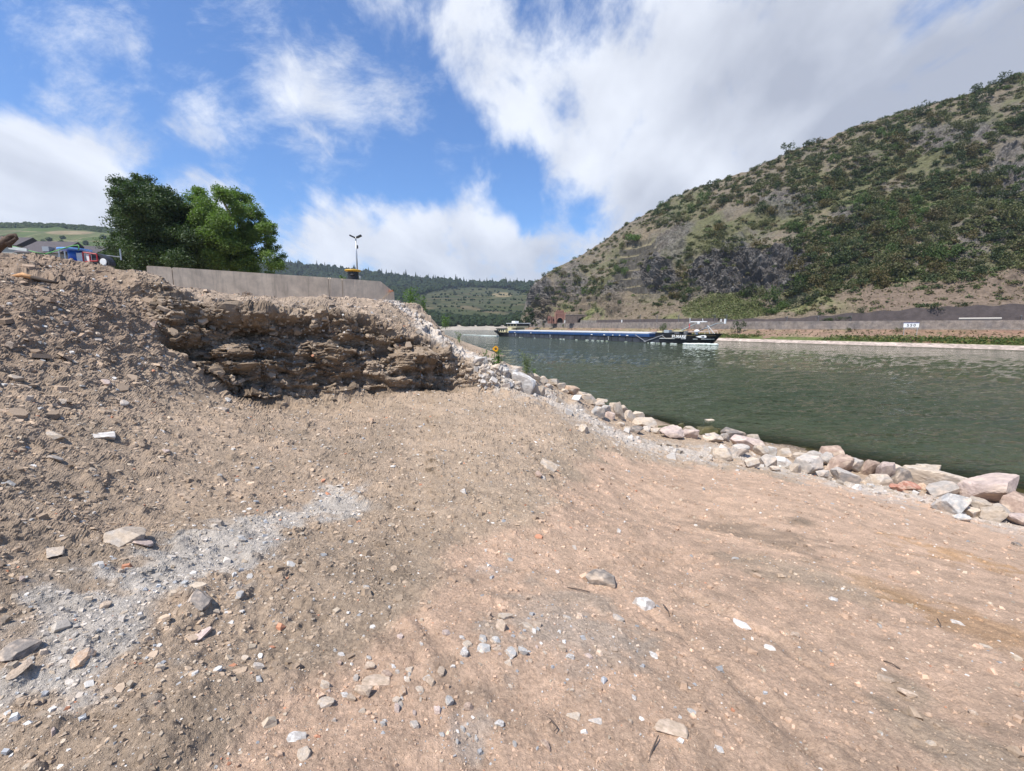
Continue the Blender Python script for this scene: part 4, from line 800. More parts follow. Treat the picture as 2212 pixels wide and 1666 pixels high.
def hill_shrubs():
    g = np.random.default_rng(77); acc = []; small = []
    tries = 0
    while (len(acc) < 285 or len(small) < 3900) and tries < 80000:
        tries += 1
        px, py = g.uniform(1140, 2235), g.uniform(160, 700); h = hill_at(px, py)
        if h is None: continue
        P, par, cl, te, vi = h
        if par < 7.05: continue
        n = float(fbm(np.array([P]), .022, 3, 301)[0]); n2 = float(fbm(np.array([P]), .09, 2, 302)[0])
        dens = .66 + n * 1.2 + n2 * .4
        if par > 11.3: dens += .35
        if px > 1700 and 380 < py < 640: dens += .35
        if px < 1400: dens -= .08
        if par < 8.6: dens = .25 if px < 1650 else (.5 if px < 1800 and py < 680 else .1)
        dens *= (1 - .85 * cl) * (1 - .8 * te) * (1 - 1.0 * (vi > .2))
        if g.random() > dens: continue
        big = g.random() < .32 and par > 8.2
        if big and len(acc) < 285:
            rad = g.uniform(4.2, 9.0) * (.8 if px < 1400 else 1)
            if any(math.hypot(px - a[0], (py - a[1]) * 1.4) < 15 * rad / 7.5 for a in acc): continue
            acc.append((px, py, P, rad, par))
        elif len(small) < 3900: small.append((P, g.uniform(1.2, 4.4) * (1 if par > 8 else .6), g.random()))
    for k in range(70):     # shrubs standing on the crest line
        ci = int(g.integers(90, 985)); k2 = int(np.argmin(RV[:, ci])); P = RP[k2, ci]; small.append((P - [0, 0, .3], g.uniform(1.6, 4.2), g.random()))
    for i, (px, py, P, rad, par) in enumerate(acc):
        u = g.random(); c = 'dark green' if u < .40 else ('olive' if u < .70 else ('rusty' if u < .86 else 'bright green'))
        o = put_shrub((P[0], P[1], P[2] - .5), rad, rad * g.uniform(.55, .85), c, i)
        if par > 11.6: z = 'on the skyline of the hill'
        elif px < 1290: z = 'on the hill nose above the tunnels'
        elif px < 1450: z = 'on the slope around the old terraces'
        elif py > 620: z = 'low on the slope above the road'
        elif px < 1720 and py > 500: z = 'around the dark rock cliff'
        elif px < 1720: z = 'on the slope above the dark cliff'
        elif px < 1960 and py > 480: z = 'on the lower middle of the hill'
        elif px < 1960: z = 'on the upper middle of the hill'
        elif py > 480: z = 'on the lower right of the hill'
        else: z = 'on the upper right of the hill'
        sz = 'wide' if rad > 7.2 else ('small' if rad < 5.2 else 'rounded')
        UNIQ.append((o, f"{sz} {c} shrub {z}", px))
    V = []; F = []; C = []; n0 = 0
    cc = np.array([(.062, .080, .032), (.110, .110, .048), (.125, .100, .050), (.098, .122, .045)])
    for k, (P, rad, u) in enumerate(small):
        n = int(26 + 22 * rad); v = g.normal(size=(n, 3)); v /= np.linalg.norm(v, axis=1, keepdims=True); q = v * (g.uniform(.4, 1.0, n)[:, None]) * [rad * .55, rad * .55, rad * .42]; q[:, 2] = np.abs(q[:, 2])
        q += P + [0, 0, -.1]; vv, ff = cards(q, g.uniform(.25, .7, n) * (.6 + rad * .25), g); V.append(vv); F.append(ff + n0); n0 += len(vv)
        ci = cc[0 if u < .3 else (1 if u < .72 else (2 if u < .84 else 3))] * g.uniform(.8, 1.25); C.append(np.tile(ci, (len(vv), 1)))
    o = mesh_np('scrub', np.concatenate(V), np.concatenate(F), mat('scrub_leaves', attr=True, rough=.7, var=.3, vscale=.7, transl=.2, spec=.2), col=np.concatenate(C))
    tag(o, 'low scrub filling the hillside between the larger bushes', 'scrub', None, 'stuff')
hill_shrubs()
def stuff_cards(name, label, cat, P, S_, C, g, up=.35, m='scrub_leaves'):
    V, F = cards(P, S_, g, up); o = mesh_np(name, V, F, MATS[m], col=np.repeat(C, 4, 0)); return tag(o, label, cat, None, 'stuff')
def vineyard_and_grass():
    g = np.random.default_rng(5); P = []; C = []
    # vines in rows climbing the small plot
    for row in np.linspace(1452, 1672, 40):
        for t in np.linspace(0, 1, 34):
            px, py = row - 14 + 30 * t * .9 + g.normal(0, .4), 692 - 52 * t + g.normal(0, .4); h = hill_at(px, py)
            if h is None or h[4] < .12: continue
            n = 9; q = h[0] + g.normal(0, [.35, .35, .45], (n, 3)) + [0, 0, .8]; P.append(q); C.append(np.tile(np.array([.120, .135, .050]) * g.uniform(.55, 1.45), (n, 1)))
    P = np.concatenate(P); stuff_cards('vineyard_rows', 'rows of vines on the small plot under the cliff', 'vines', P, g.uniform(.4, .8, len(P)), np.concatenate(C), g)
    # green strip above the gravel bank
    ci = g.integers(30, len(rq) - 60, 9000); t = g.random(9000); q = RP[np.searchsorted(RPAR, 2.05), ci] * (1 - t)[:, None] + RP[np.searchsorted(RPAR, 3.25), ci] * t[:, None]
    k = (fbm(q, .06, 2, 9) + .35 * (rq[ci] > 1850) > -.12); q = q[k]; q[:, 2] += g.uniform(0, .45, len(q)) * (1 + .6 * (q[:, 0] > 90)); c = np.where((g.random(len(q)) < .7)[:, None], np.array([[.075, .11, .028]]), np.array([[.15, .13, .04]])) * g.uniform(.7, 1.3, len(q))[:, None]
    stuff_cards('grass', 'green and yellow weeds above the gravel bank across the river', 'grass', q, g.uniform(.3, .8, len(q)), c, g)
    # tufts and dry herbs of the lower slope
    ci = g.integers(30, len(rq) - 60, 7000); ri = g.integers(np.searchsorted(RPAR, 3.2), np.searchsorted(RPAR, 9.4), 7000); q = RP[ri, ci].copy(); par = RPAR[ri]; k = (par < 4.0) | (par > 7.05); q = q[k]; q[:, 2] += g.uniform(0, .3, len(q))
    c = np.where((g.random(len(q)) < .5)[:, None], np.array([[.10, .10, .045]]), np.array([[.20, .15, .09]])) * g.uniform(.6, 1.3, len(q))[:, None]
    stuff_cards('dry_herbs', 'dry herbs and tufts on the lower slope across the river', 'herbs', q, g.uniform(.4, 1.0, len(q)), c, g)
vineyard_and_grass()
def forest():
    g = np.random.default_rng(8); V0, F0 = ICO[1]; V = []; F = []; C = []; n0 = 0
    cone = MB().lathe([(1.0, 0), (.75, .25), (.8, .27), (.5, .55), (.55, .57), (.22, .85), (0.03, 1.15)], 7); CV = np.concatenate(cone.V); CF = cone.F
    TF = []
    def addt(P, w, h, con, c):
        nonlocal n0
        if con: v = CV * [w * .38, w * .38, h] + P; f = CF
        else:
            v = V0 * (1 + g.uniform(-.22, .28, (len(V0), 1))) * [w * .5, w * .5, h * .5] + P + [0, 0, h * .42]; f = F0
        V.append(v); TF.extend([tuple(int(i) + n0 for i in q) for q in f]); n0 += len(v); C.append(np.tile(c * g.uniform(.75, 1.3), (len(v), 1)))
    cnt = 0
    for _ in range(60000):
        if cnt > 5600: break
        px, py = g.uniform(-20, 1185), g.uniform(480, 706)
        P = far_at(px, py)
        if P is None or P[1] < 300: continue
        if 255 < px < 575 and py > 545: continue
        crest = np.interp(px, FPX, FCR)
        te = ell(np.array(px), np.array(py), 1030, 655, 150, 36)
        lnp = 0.0
        if px < 400:
            if not (py < crest + 5 or g.random() < .012): continue
            sc = 7 * P[1] / 660
        else:
            if te > .06:
                if g.random() < .35: continue
                ph = (P[2] / 8.5) % 1
                if not (.75 < ph < .98) and g.random() < .97: continue
            if ell(np.array(px), np.array(py), 1145, 611, 42, 4) > 0 and g.random() < .9: continue
            sc = P[1] * 10.5 / 950 * g.uniform(.7, 1.25)
            if P[1] < 470: sc *= .8
            if te > .06: sc *= .36
        con = px > 560 and py < crest + 12 and g.random() < .22
        b = np.array([.022, .034, .015]) if px > 400 else np.array([.040, .055, .022])
        addt(P, sc * (1.0 if not con else .9), sc * (g.uniform(.7, 1.0) if not con else g.uniform(1.1, 1.7)), con, b); cnt += 1
    for px in np.arange(575, 1180, 3.2):     # tree line on the crest
        if 1120 < px < 1165 or 1008 < px < 1032: continue
        i = int(np.clip(np.searchsorted(fq, px), 0, len(fq) - 1)); k = int(np.argmin(FV[:-3, i])); P = FP[k, i]
        sc = P[1] * g.uniform(4, 11) / 950; addt(P, sc, sc * g.uniform(.8, 1.5), g.random() < .22, np.array([.028, .042, .020]))
    for px in np.arange(-10, 330, 4.5):
        i = int(np.clip(np.searchsorted(fq, px), 0, len(fq) - 1)); k = int(np.argmin(FV[:-3, i])); P = FP[k, i]
        sc = P[1] * (5 + 6 * g.random() ** 2) / 950; addt(P - np.array([0, 0, sc * .15]), sc * 1.3, sc, False, np.array([.038, .050, .022]))
    o = mesh_np('forest', np.concatenate(V), TF, mat('forest_leaves', attr=True, rough=.9, var=.45, vscale=.35, spec=.1, bump=.8, bscale=.9, dist=1.2), col=np.concatenate(C))
    tag(o, 'distant wood covering the hills down the valley', 'forest', None, 'stuff')
forest()
def crown_tree(name, label, d, clumps, dens, leaf, mt, trunk, limbs, group=None, cat='tree', seed=1, shell=.35):
    g = np.random.default_rng(seed); cs = []; rs = []; ns = []
    base = Vector(trunk[0]); root = empty(name, base); tag(root, label, cat, group)
    u = d / F_U
    for (px, py, r) in clumps:
        for j in range(2):
            dd = d + g.uniform(-1, 1) * min(r * u * 1.6, 3.2); p = np.array(PD(px + g.normal(0, r * .12), py + g.normal(0, r * .12), dd))
            # break each mass into many twig-sized clumps
            m = max(3, int(r / 5))
            for k in range(m):
                v = g.normal(size=3); v /= np.linalg.norm(v); rr = r * u * g.uniform(.5, .95)
                cs.append(p + v * rr * [1, 1, .9]); q = r * u * g.uniform(.26, .48); rs.append(q * 1.25); ns.append(int(dens * (q / u) ** 2 * g.uniform(.5, 1.3)) + 8)
    P = clump_pts(np.array(cs), rs, ns, g, .15, .7); P += g.normal(0, .09, P.shape)
    V, F = cards(P, leaf * g.uniform(.55, 1.35, len(P)), g); V -= np.array(base)
    mesh_np('crown', V, F, mt, root)
    tm = MB(); T = [Vector(p) - base for p in trunk]
    r0 = .20 * (T[-1] - T[0]).length / 8 + .04
    tm.tube(T, [r0 * (1 - .55 * i / (len(T) - 1)) for i in range(len(T))], 9)
    for lm in limbs: Lp = [Vector(p) - base for p in lm]; tm.tube(Lp, [r0 * .5 * (1 - .75 * i / (len(Lp) - 1)) for i in range(len(Lp))], 7)
    tm.build('trunk', mat('bark', (.085, .065, .05), .9, var=.3, vscale=3, bump=.6, bscale=14, dist=.05), root, smooth=True)
    return root
crown_tree('broadleaf_tree', 'tall dark green tree with ragged top, left of the paler tree', 45,
           [(312, 400, 28), (283, 415, 32), (262, 424, 20), (300, 440, 45), (345, 430, 34), (256, 458, 19), (285, 480, 46), (340, 478, 58), (376, 442, 26), (392, 482, 42), (272, 520, 26), (300, 540, 58), (350, 550, 60), (400, 540, 52), (430, 570, 36), (272, 568, 32), (330, 590, 40)],
           2.7, .21, mat('leaf_maple', (.050, .080, .028), .55, var=.3, vscale=.5, transl=.25, spec=.35), [PD(335, 605, 45.5), PD(333, 540, 45.5), PD(325, 470, 45.3), PD(318, 415, 45)],
           [[PD(333, 540, 45.5), PD(370, 490, 44.5), PD(392, 450, 44)], [PD(330, 520, 45.4), PD(290, 480, 46), PD(265, 440, 46)]], seed=3)
crown_tree('broadleaf_tree', 'lighter green tree with forked trunk and gaps, right of the dark tree', 47,
           [(430, 425, 26), (460, 424, 28), (496, 440, 34), (531, 450, 26), (450, 468, 42), (502, 480, 46), (546, 480, 32), (574, 510, 29), (592, 530, 17), (541, 535, 40), (580, 558, 28), (480, 540, 50), (430, 520, 38), (530, 578, 30), (584, 580, 16), (450, 578, 34)],
           3.1, .21, mat('leaf_light', (.125, .185, .048), .55, var=.3, vscale=.5, transl=.35, spec=.35), [PD(500, 605, 47.5), PD(503, 560, 47.4), PD(508, 520, 47.2), PD(500, 470, 47), PD(480, 430, 47)],
           [[PD(508, 520, 47.2), PD(530, 490, 46.5), PD(545, 455, 46)], [PD(503, 560, 47.4), PD(470, 520, 48), PD(455, 470, 48)], [PD(505, 545, 47.3), PD(545, 525, 46.5), PD(575, 505, 46)]], seed=4, shell=.25)
crown_tree('bank_tree', 'dark round tree at the hill tip left of the red tunnel portal', 272,
           [(1138, 680, 15), (1128, 690, 12), (1148, 690, 13), (1136, 698, 13), (1150, 700, 9), (1126, 701, 8)], 2.6, 1.0, LM['dark green'], [PD(1138, 709, 272), PD(1138, 694, 272), PD(1138, 680, 272)], [], seed=6)
BK = [(1176, 706, 8, 9, 'dark green'), (1196, 706, 9, 11, 'dark green'), (1218, 706, 6, 6, 'bright green'), (1438, 716, 16, 17, 'bright green'), (1595, 717, 26, 22, 'dark green'), (1641, 719, 8, 6, 'olive'), (1834, 716, 14, 9, 'olive'), (1945, 716, 17, 9, 'olive'), (1665, 681, 30, 16, 'bright green'), (1690, 668, 34, 16, 'bright green'), (1720, 662, 36, 18, 'grey green'), (1750, 650, 32, 18, 'grey green'), (2020, 668, 32, 12, 'dark green'), (1858, 676, 18, 14, 'dark green'), (1885, 672, 14, 8, 'bright green'), (1820, 690, 26, 9, 'dark green'), (1790, 694, 28, 9, 'dark green'), (2082, 662, 30, 10, 'dark green'), (1370, 525, 44, 20, 'bright green'), (1340, 590, 20, 14, 'bright green'), (1358, 596, 22, 16, 'bright green'), (1412, 592, 14, 22, 'bright green')]
for i, (px, py, w, h_, c) in enumerate(BK):
    h = hill_at(px, py)
    if h is None: continue
    P = h[0]; u = P[1] / F_U; o = put_shrub((P[0] - .3, P[1] - .6, P[2] - .2), w * u * 1.15, h_ * u * 1.15, c, i, 'bush', 'bushes along the far bank')
    z = 'before the retaining wall by the water' if py > 698 else ('on the slope by the old terraces' if px < 1450 else ('at the top of the dark wall' if px > 1780 else 'beside the vineyard'))
    UNIQ.append((o, f"{c} bush {z}", px))
# ================================================================== QUAY WALL, BOLLARD, MAST
Mconc = mat('cast_concrete', (.72, .585, .43), .9, streak=.35, var=.16, vscale=3.2, bump=.35, bscale=24, dist=.01, dust=(.60, .485, .36))
Mblack = mat('black_steel', (.022, .022, .024), .45, var=.3, vscale=4, bump=.1, bscale=30)
Myel = mat('yellow_paint', (.62, .36, .03), .45, var=.15, vscale=6)
Mgalv = mat('galvanised_steel', (.42, .43, .44), .4, metal=.6, var=.1)
Mwhite = mat('white_paint', (.72, .72, .70), .5, var=.08, vscale=3)
def quay_wall():
    zt = 7.02
    A = Vector(PZ(316, 574, zt)); J = Vector(PZ(371, 577.5, zt)); Cc = Vector(PZ(713, 600, zt)); E = Vector(PZ(822, 608, zt))
    root = empty('concrete_wall', (J.x, J.y, 5.6)); tag(root, 'long cast concrete quay wall on top of the cut bank, cut off sloping at its end', 'wall')
    def panel(a, b, th=.42, slope=None, inset=0):
        dr = (b - a); dr.z = 0; L_ = dr.length; dr.normalize(); nrm = Vector((-dr.y, dr.x, 0))
        if nrm.y < 0: nrm = -nrm
        top = zt - 5.3; bv = .03
        poly = [(0, 0), (L_, 0), (L_, top - bv), (L_ - bv, top), (bv, top), (0, top - bv)] if slope is None else [(0, 0), (L_ + slope, 0), (L_ + slope, top - .42), (L_, top), (0, top)]
        m = MB(); q = []
        for y in (0, th):
            for x, z in poly: p = a + dr * x + nrm * (y + inset); q.append((p.x - root.location.x, p.y - root.location.y, 5.3 + z - 5.6))
        n = len(poly); m.add(q, [(i, (i + 1) % n, n + (i + 1) % n, n + i) for i in range(n)] + [tuple(range(n))[::-1], tuple(range(n, 2 * n))])
        return m.build('wall_panel', Mconc, root)
    g = .008
    d1 = (J - A).normalized(); d2 = (Cc - J).normalized(); d3 = (E - Cc).normalized()
    panel(A, J - d1 * g); mid = J.lerp(Cc, .985); panel(J + d2 * g, mid); panel(mid + d2 * g * 2, Cc, .42)
    e1 = Cc.lerp(E, .22); panel(Cc + d3 * .01, e1, .42, None, .006); panel(e1 + d3 * .02, E, .42, .62)
    return zt
quay_wall()
def bollard():
    d = 21.0; P = PD(763, 601, d); r = 33 / 2 / F_U * d; root = empty('mooring_bollard', (P[0], P[1], P[2] - .5)); tag(root, 'black steel mooring bollard with yellow rim behind the concrete wall', 'bollard')
    h = 16 / F_U * d; m = MB(); b = .68 * r
    m.lathe([(b * 1.06, 0), (b * 1.0, .3), (b, .5 + h * .72), (b * 1.03, .5 + h * .8)], 32); m.build('barrel', Mblack, root, True)
    f = MB(); f.lathe([(b, .5 + h * .78), (r * .94, .5 + h * .86), (r, .5 + h * .93), (r * .99, .5 + h * 1.02), (r * .9, .5 + h * 1.06), (r * .2, .5 + h * 1.1)], 32); f.build('rim', Myel, root, True)
    l = MB(); l.lathe([(b * .30, 0), (b * .55, .05), (b * .5, .08)], 16, (b * .25, -b * .8, .58)); l.build('lug', Mblack, root)
bollard()
def mast():
    d = 58; P = Vector(PD(772.5, 600, d)); top = PD(767.5, 512, d)[2]; root = empty('light_mast', (P.x, P.y, 6.0)); tag(root, 'thin steel light mast with two floodlights rising behind the bollard', 'light mast')
    H = top - 6.0; m = MB().tube([(0, 0, 0), (0, 0, H * .5)], [.15, .12], 10); m.tube([(0, 0, H * .5), (0, 0, H)], [.10, .08], 10); m.build('pole', Mgalv, root, True)
    m = MB().tube([(.32, 0, 0), (.32, 0, H * .52), (.08, 0, H * .54)], .035, 6); m.box(.22, .42, -.1, .1, H * .50, H * .53); m.build('conduit', Mgalv, root)
    for s_ in (-1, 1):
        m = MB(); R_ = Matrix.Translation((s_ * .42, 0, H + .05)) @ Matrix.Rotation(-s_ * .42, 4, 'Y'); m.box(-.33, .33, -.22, .22, -.09, .09, R_); m.tube([(0, 0, H - .15), (s_ * .3, 0, H)], .05, 6); m.build('floodlight', Mblack, root)
    m = MB().box(.08, .24, -.08, .08, H * .86, H * .90); m.build('junction_box', Mblack, root)
mast()
# ------------------------------------------------------------------ things on the brown heap at left
def heap_things():
    Mb = mat('blue_plastic', (.035, .13, .45), .35, var=.08); Mbl = mat('pale_blue_plastic', (.18, .36, .70), .4, var=.08); Mred = mat('red_paint', (.42, .025, .03), .4); Mdk = mat('black_rubber', (.03, .032, .038), .6)
    Mgreen = mat('green_hose', (.10, .34, .08), .5); Mst = mat('worn_board', (.50, .52, .50), .7, var=.15)
    d = 10.6; u = d / F_U
    def at(px, py, dd=d): return Vector(PD(px, py, dd))
    c = at(165, 566); root = empty('cable_reel', c); tag(root, 'blue plastic cable reel standing on the brown heap beside a red framed pump', 'reel')
    R0 = 27 * u; z1 = 4 * u; z2 = 24 * u
    MB().lathe([(R0, -z1), (R0 * 1.02, -z1 + .015), (R0, -z1 + .03), (R0 * .4, -z1 + .04)], 28).build('lower_flange', Mb, root)
    MB().lathe([(R0 * .45, -z1 + .03), (R0 * .42, z2 * .5), (R0 * .45, z2 - .03)], 24).build('hub', Mb, root, True)
    t = MB().lathe([(R0 * .45, z2 - .03), (R0, z2 - .02), (R0 * 1.02, z2), (R0, z2 + .02), (R0 * .93, z2 + .02), (R0 * .9, z2 + .004), (R0 * .2, z2 + .004)], 28); t.build('upper_flange', Mbl, root)
    c = at(205, 570); root = empty('water_pump', c); tag(root, 'white and black pump with a red frame and round white label on the heap', 'pump')
    MB().box(-29 * u, -12 * u, -8 * u, 8 * u, 2 * u, 21 * u).build('tank', Mwhite, root); MB().box(-9 * u, 2 * u, -8 * u, 8 * u, 3 * u, 21 * u).build('motor_cover', Mwhite, root)
    f = MB()
    for a, b in (((0, 4), (15, 4)), ((15, 4), (15, 18)), ((15, 18), (-14, 22)), ((-14, 22), (-14, 2)), ((-14, 2), (0, 4)), ((0, 4), (0, 17))): f.tube([(a[0] * u, -9.5 * u, a[1] * u), (b[0] * u, -9.5 * u, b[1] * u)], 1.3 * u, 6)
    f.build('frame', Mred, root)
    h = [(math.cos(t) * 36 * u, math.sin(t) * 22 * u) for t in np.linspace(0, PI / 2, 9)] + [(2 * u, 22 * u), (2 * u, -4 * u), (36 * u, -4 * u)]
    MB().prism([(x, z + .0) for x, z in h][::-1], -7 * u, 9 * u).build('housing', Mdk, root)
    MB().lathe([(7 * u, 0), (7 * u, .012), (6.4 * u, .016)], 20).build('round_label', Mwhite, root, M=Matrix.Translation((25.5 * u, -7.6 * u, 2.5 * u)) @ Matrix.Rotation(PI / 2, 4, 'X'))
    pts = [(-8, 530), (25, 532), (50, 538), (75, 545), (98, 549), (118, 543), (140, 536), (160, 530.5), (169, 530), (171, 534), (169, 541)]
    o = MB().tube([at(x, y, 9.7 if x < 100 else 10.3) for x, y in pts], .011, 6).build('garden_hose', Mgreen, None, True); tag(o, 'green hose looping over the heap crest to the blue reel', 'hose')
    p0 = at(130, 560, 10.4); root = empty('railing', p0); tag(root, 'low grey steel railing behind the blue reel', 'railing')
    for px in (130, 142, 262):
        q = at(px, 562, 11) - p0; MB().tube([q, q + Vector((0, 0, .26))], .016, 6).build('post', Mgalv, root)
    MB().tube([at(129, 541, 11) - p0, at(142, 541, 11) - p0, at(262, 556, 11.6) - p0], .012, 6).build('rail', Mgalv, root)
    o = MB().box(-.19, .19, -.02, .02, -.03, .03, Matrix.Rotation(.13, 4, 'Y')).build('board', Mst); o.location = at(40, 538, 9.6); tag(o, 'short pale board lying on the heap crest at the left edge', 'board')
    # root stock and splintered wood
    Mr = mat('dead_wood', (.10, .065, .045), .9, var=.35, vscale=14, bump=.8, bscale=40, dist=.02); Mo = mat('fresh_split_wood', (.50, .27, .12), .8, var=.3, vscale=20, bump=.4, bscale=50)
    r = MB(); d2 = 8.6
    r.tube([at(-20, 545, d2), at(0, 531, d2), at(14, 520, d2), at(25, 511, d2)], [.10, .075, .07, .055], 8); r.tube([at(6, 527, d2), at(24, 524, d2), at(36, 515, d2)], [.05, .045, .03], 7); r.tube([at(12, 520, d2), at(4, 512, d2 + .2)], [.04, .02], 6); r.tube([at(18, 520, d2), at(22, 535, d2)], [.04, .03], 6)
    r.tube([at(24, 512, d2), at(33, 508, d2), at(38, 517, d2)], [.06, .035, .02], 6)
    o = r.build('tree_root', Mr, None, True); tag(o, 'gnarled brown root stock sticking up at the left edge of the heap', 'root')
    P, N_ = surf(60, 604); P = Vector(P); root = empty('broken_branch', P); tag(root, 'broken branch with an orange split end lying in the brown heap', 'branch')
    MB().tube([(-.25, -.05, .04), (-.05, -.04, .07), (.12, -.05, .03)], [.02, .042, .03], 8).build('split_end', Mo, root, True); MB().tube([(.12, -.05, .03), (.35, -.03, -.03), (.5, -.02, -.06)], [.032, .03, .02], 8).build('bark_end', mat('dark_bark', (.05, .035, .025), .9), root, True)
    # houses behind the heap
    Mroof = mat('slate_roof', (.060, .048, .050), .75, var=.25, vscale=3, bump=.3, bscale=6); Mpl = mat('rendered_wall', (.42, .39, .34), .9, var=.1)
    for (x0, x1, yt, yb, lab, dd) in ((38, 128, 513, 547, 'dark slate roofed house nearest the root stock behind the heap', 62), (124, 204, 523.5, 549, 'brown roofed house just left of the blue reel, behind the heap', 64), (-60, 34, 505, 530, 'grey roofed house at the left edge behind the root stock', 80)):
        a = at(x0, yb, dd); b = at(x1, yb, dd); W = (b - a).length; hz = at((x0 + x1) / 2, yt, dd).z - a.z; root = empty('house', ((a.x + b.x) / 2, dd, 6.3)); tag(root, lab, 'house'); root.rotation_euler = (0, 0, .12)
        e = a.z - 6.3; MB().box(-W / 2 * .92, W / 2 * .92, 0, 6, 0, e).build('wall', Mpl, root)
        rf = MB(); rf.add([(-W / 2, -.4, e), (W / 2, -.4, e), (W / 2, 3, e + hz), (-W / 2 + W * .08, 3, e + hz), (-W / 2, 6.4, e), (W / 2, 6.4, e)], [(0, 1, 2, 3), (4, 3, 2, 5), (0, 3, 4), (1, 5, 2), (0, 4, 5, 1)]).build('roof', Mroof, root)
        if x0 == 38: MB().box(W * .12, W * .12 + .8, -.2, .8, -.3, .35, Matrix.Translation((0, 0, e + hz * .25))).build('skylight', mat('grey_zinc', (.30, .32, .34), .5), root)
        if x0 == 124: MB().tube([(-W / 2 + .1, -.45, e + .05), (-W / 2 + W * .08, 2.95, e + hz + .06)], .12, 5).build('verge', mat('pale_verge', (.45, .42, .38), .8), root)
heap_things()
# ------------------------------------------------------------------ plants of the near bank
Mstem = mat('green_stem', (.10, .15, .05), .7); Mleaf = mat('weed_leaf', (.095, .17, .035), .55, var=.25, vscale=20, transl=.3); Mweed = mat('dusty_weed', (.13, .16, .065), .6, var=.3, vscale=15, transl=.25)
def weed(px, py, h, w, n, lab, seed, name='weed', mt=None, leaf=.09, stems=5, d=None):
    g = np.random.default_rng(seed)
    P = Vector(surf(px, py)[0]) if d is None else Vector(PD(px, py, d)); root = empty(name, P); tag(root, lab, 'weed'); u = math.hypot(P.x, P.y) / F_U; H = h * u; W = w * u
    sm = MB(); C = []
    for k in range(stems):
        a = g.uniform(0, 6.28); lean = W * .45 * g.random(); hh = H * g.uniform(.55, 1.0) if k else H
        p = [Vector((math.cos(a) * lean * t * t + .03 * g.normal() * t, math.sin(a) * lean * t * t, hh * t)) for t in (0, .35, .7, 1)]; sm.tube(p, [.009, .008, .006, .003], 5)
        for t in np.linspace(.12, 1, n // stems):
            i = min(int(t * 3), 2); q = p[i].lerp(p[i + 1], t * 3 - i); r = W * .32 * (1 - t * .75); C.append(np.array(q) + g.normal(0, 1, 3) * [r * .6, r * .6, .02])
    sm.build('stems', Mstem, root); C = np.array(C); V, F = cards(C, leaf * g.uniform(.5, 1.2, len(C)), g, .5, .42); mesh_np('leaves', V, F, mt or Mleaf, root); return root
weed(1135, 812, 58, 40, 700, 'tall dusty branching weed alone on the shore rocks', 1, mt=Mweed, leaf=.07, stems=9)
weed(1076, 792, 34, 30, 260, 'small leafy weed beside the foot of the sunflower', 2, leaf=.09, stems=5)
weed(1048, 778, 20, 22, 70, 'low weed left of the sunflower among rubble', 3, leaf=.09, stems=4)
weed(1150, 815, 16, 20, 60, 'low green weed right below the tall dusty weed', 12, leaf=.09, stems=4)
weed(888, 664, 42, 52, 420, 'bright green bush growing at the end of the concrete wall', 4, name='green_bush', leaf=.13, stems=10, d=20.5)
weed(915, 680, 38, 30, 200, 'second green bush a little down the rubble ridge from the wall end', 5, name='green_bush', leaf=.12, stems=7, d=20)
weed(962, 712, 34, 36, 220, 'green bush halfway down the river side of the rubble ridge', 6, name='green_bush', leaf=.11, stems=7, d=18.5)
weed(992, 742, 26, 20, 90, 'small green plant lowest on the river side of the ridge', 7, name='green_bush', leaf=.09, stems=4, d=17.5)
weed(741, 604, 8, 22, 60, 'low green weed beside the bollard behind the wall', 8, leaf=.12, stems=5, d=20.4)
def sunflower():
    P = Vector(surf(1066, 792)[0]); root = empty('sunflower', P); tag(root, 'single yellow sunflower standing on the rubble above the water', 'sunflower'); u = math.hypot(P.x, P.y) / F_U; H = 38 * u
    MB().tube([(0, 0, 0), (-.02, 0, H * .4), (.01, 0, H * .75), (.04, -.03, H)], [.013, .012, .010, .008], 7).build('stem', Mstem, root, True)
    R_ = Matrix.Translation((.04, -.06, H)) @ Matrix.Rotation(1.25, 4, 'X') @ Matrix.Rotation(.2, 4, 'Y'); r = 6.2 * u
    MB().lathe([(r * .2, -.01), (r * .5, 0), (r * .5, .012), (r * .3, .022), (.001, .024)], 18).build('disc', mat('seed_disc', (.10, .045, .015), .9, bump=.5, bscale=120), root, M=R_)
    V = []; F = []
    for ring in range(2):
        for k in range(17):
            a = 2 * PI * (k + ring * .5) / 17; c, s_ = math.cos(a), math.sin(a); w = r * .15; L0, L1 = r * .45, r * (1.15 - .12 * ring + .1 * math.sin(k * 5)); z = .004 + ring * .008
            b = len(V); V += [(c * L0 - s_ * w * .7, s_ * L0 + c * w * .7, z), (c * L0 + s_ * w * .7, s_ * L0 - c * w * .7, z), (c * (L0 + L1) / 2 + s_ * w, s_ * (L0 + L1) / 2 - c * w, z + .012), (c * L1, s_ * L1, z - .01), (c * (L0 + L1) / 2 - s_ * w, s_ * (L0 + L1) / 2 + c * w, z + .012)]; F.append((b, b + 1, b + 2, b + 3, b + 4))
    MB().add(V, F).build('petals', mat('yellow_petal', (.80, .44, .015), .6, transl=.2), root, M=R_)
    for (z, a, s_) in ((.35, 2.6, 1), (.5, .3, 1.1), (.62, 3.4, .9), (.75, -.5, .8), (.22, -.2, 1.1), (.9, .9, .7)):
        L_ = 9 * u * s_; w = L_ * .42; M_ = Matrix.Translation((0, 0, H * z)) @ Matrix.Rotation(a, 4, 'Z')
        MB().add([M_ @ Vector(v) for v in [(0, 0, 0), (.3 * L_, 0, .03), (L_ * .55, -w, .02), (L_ * 1.0, 0, -.06), (L_ * .55, w, .02), (L_ * .6, 0, .05)]], [(1, 2, 5), (2, 3, 5), (3, 4, 5), (4, 1, 5), (0, 1, 2), (0, 4, 1)]).build('leaf', Mleaf, root)
sunflower()
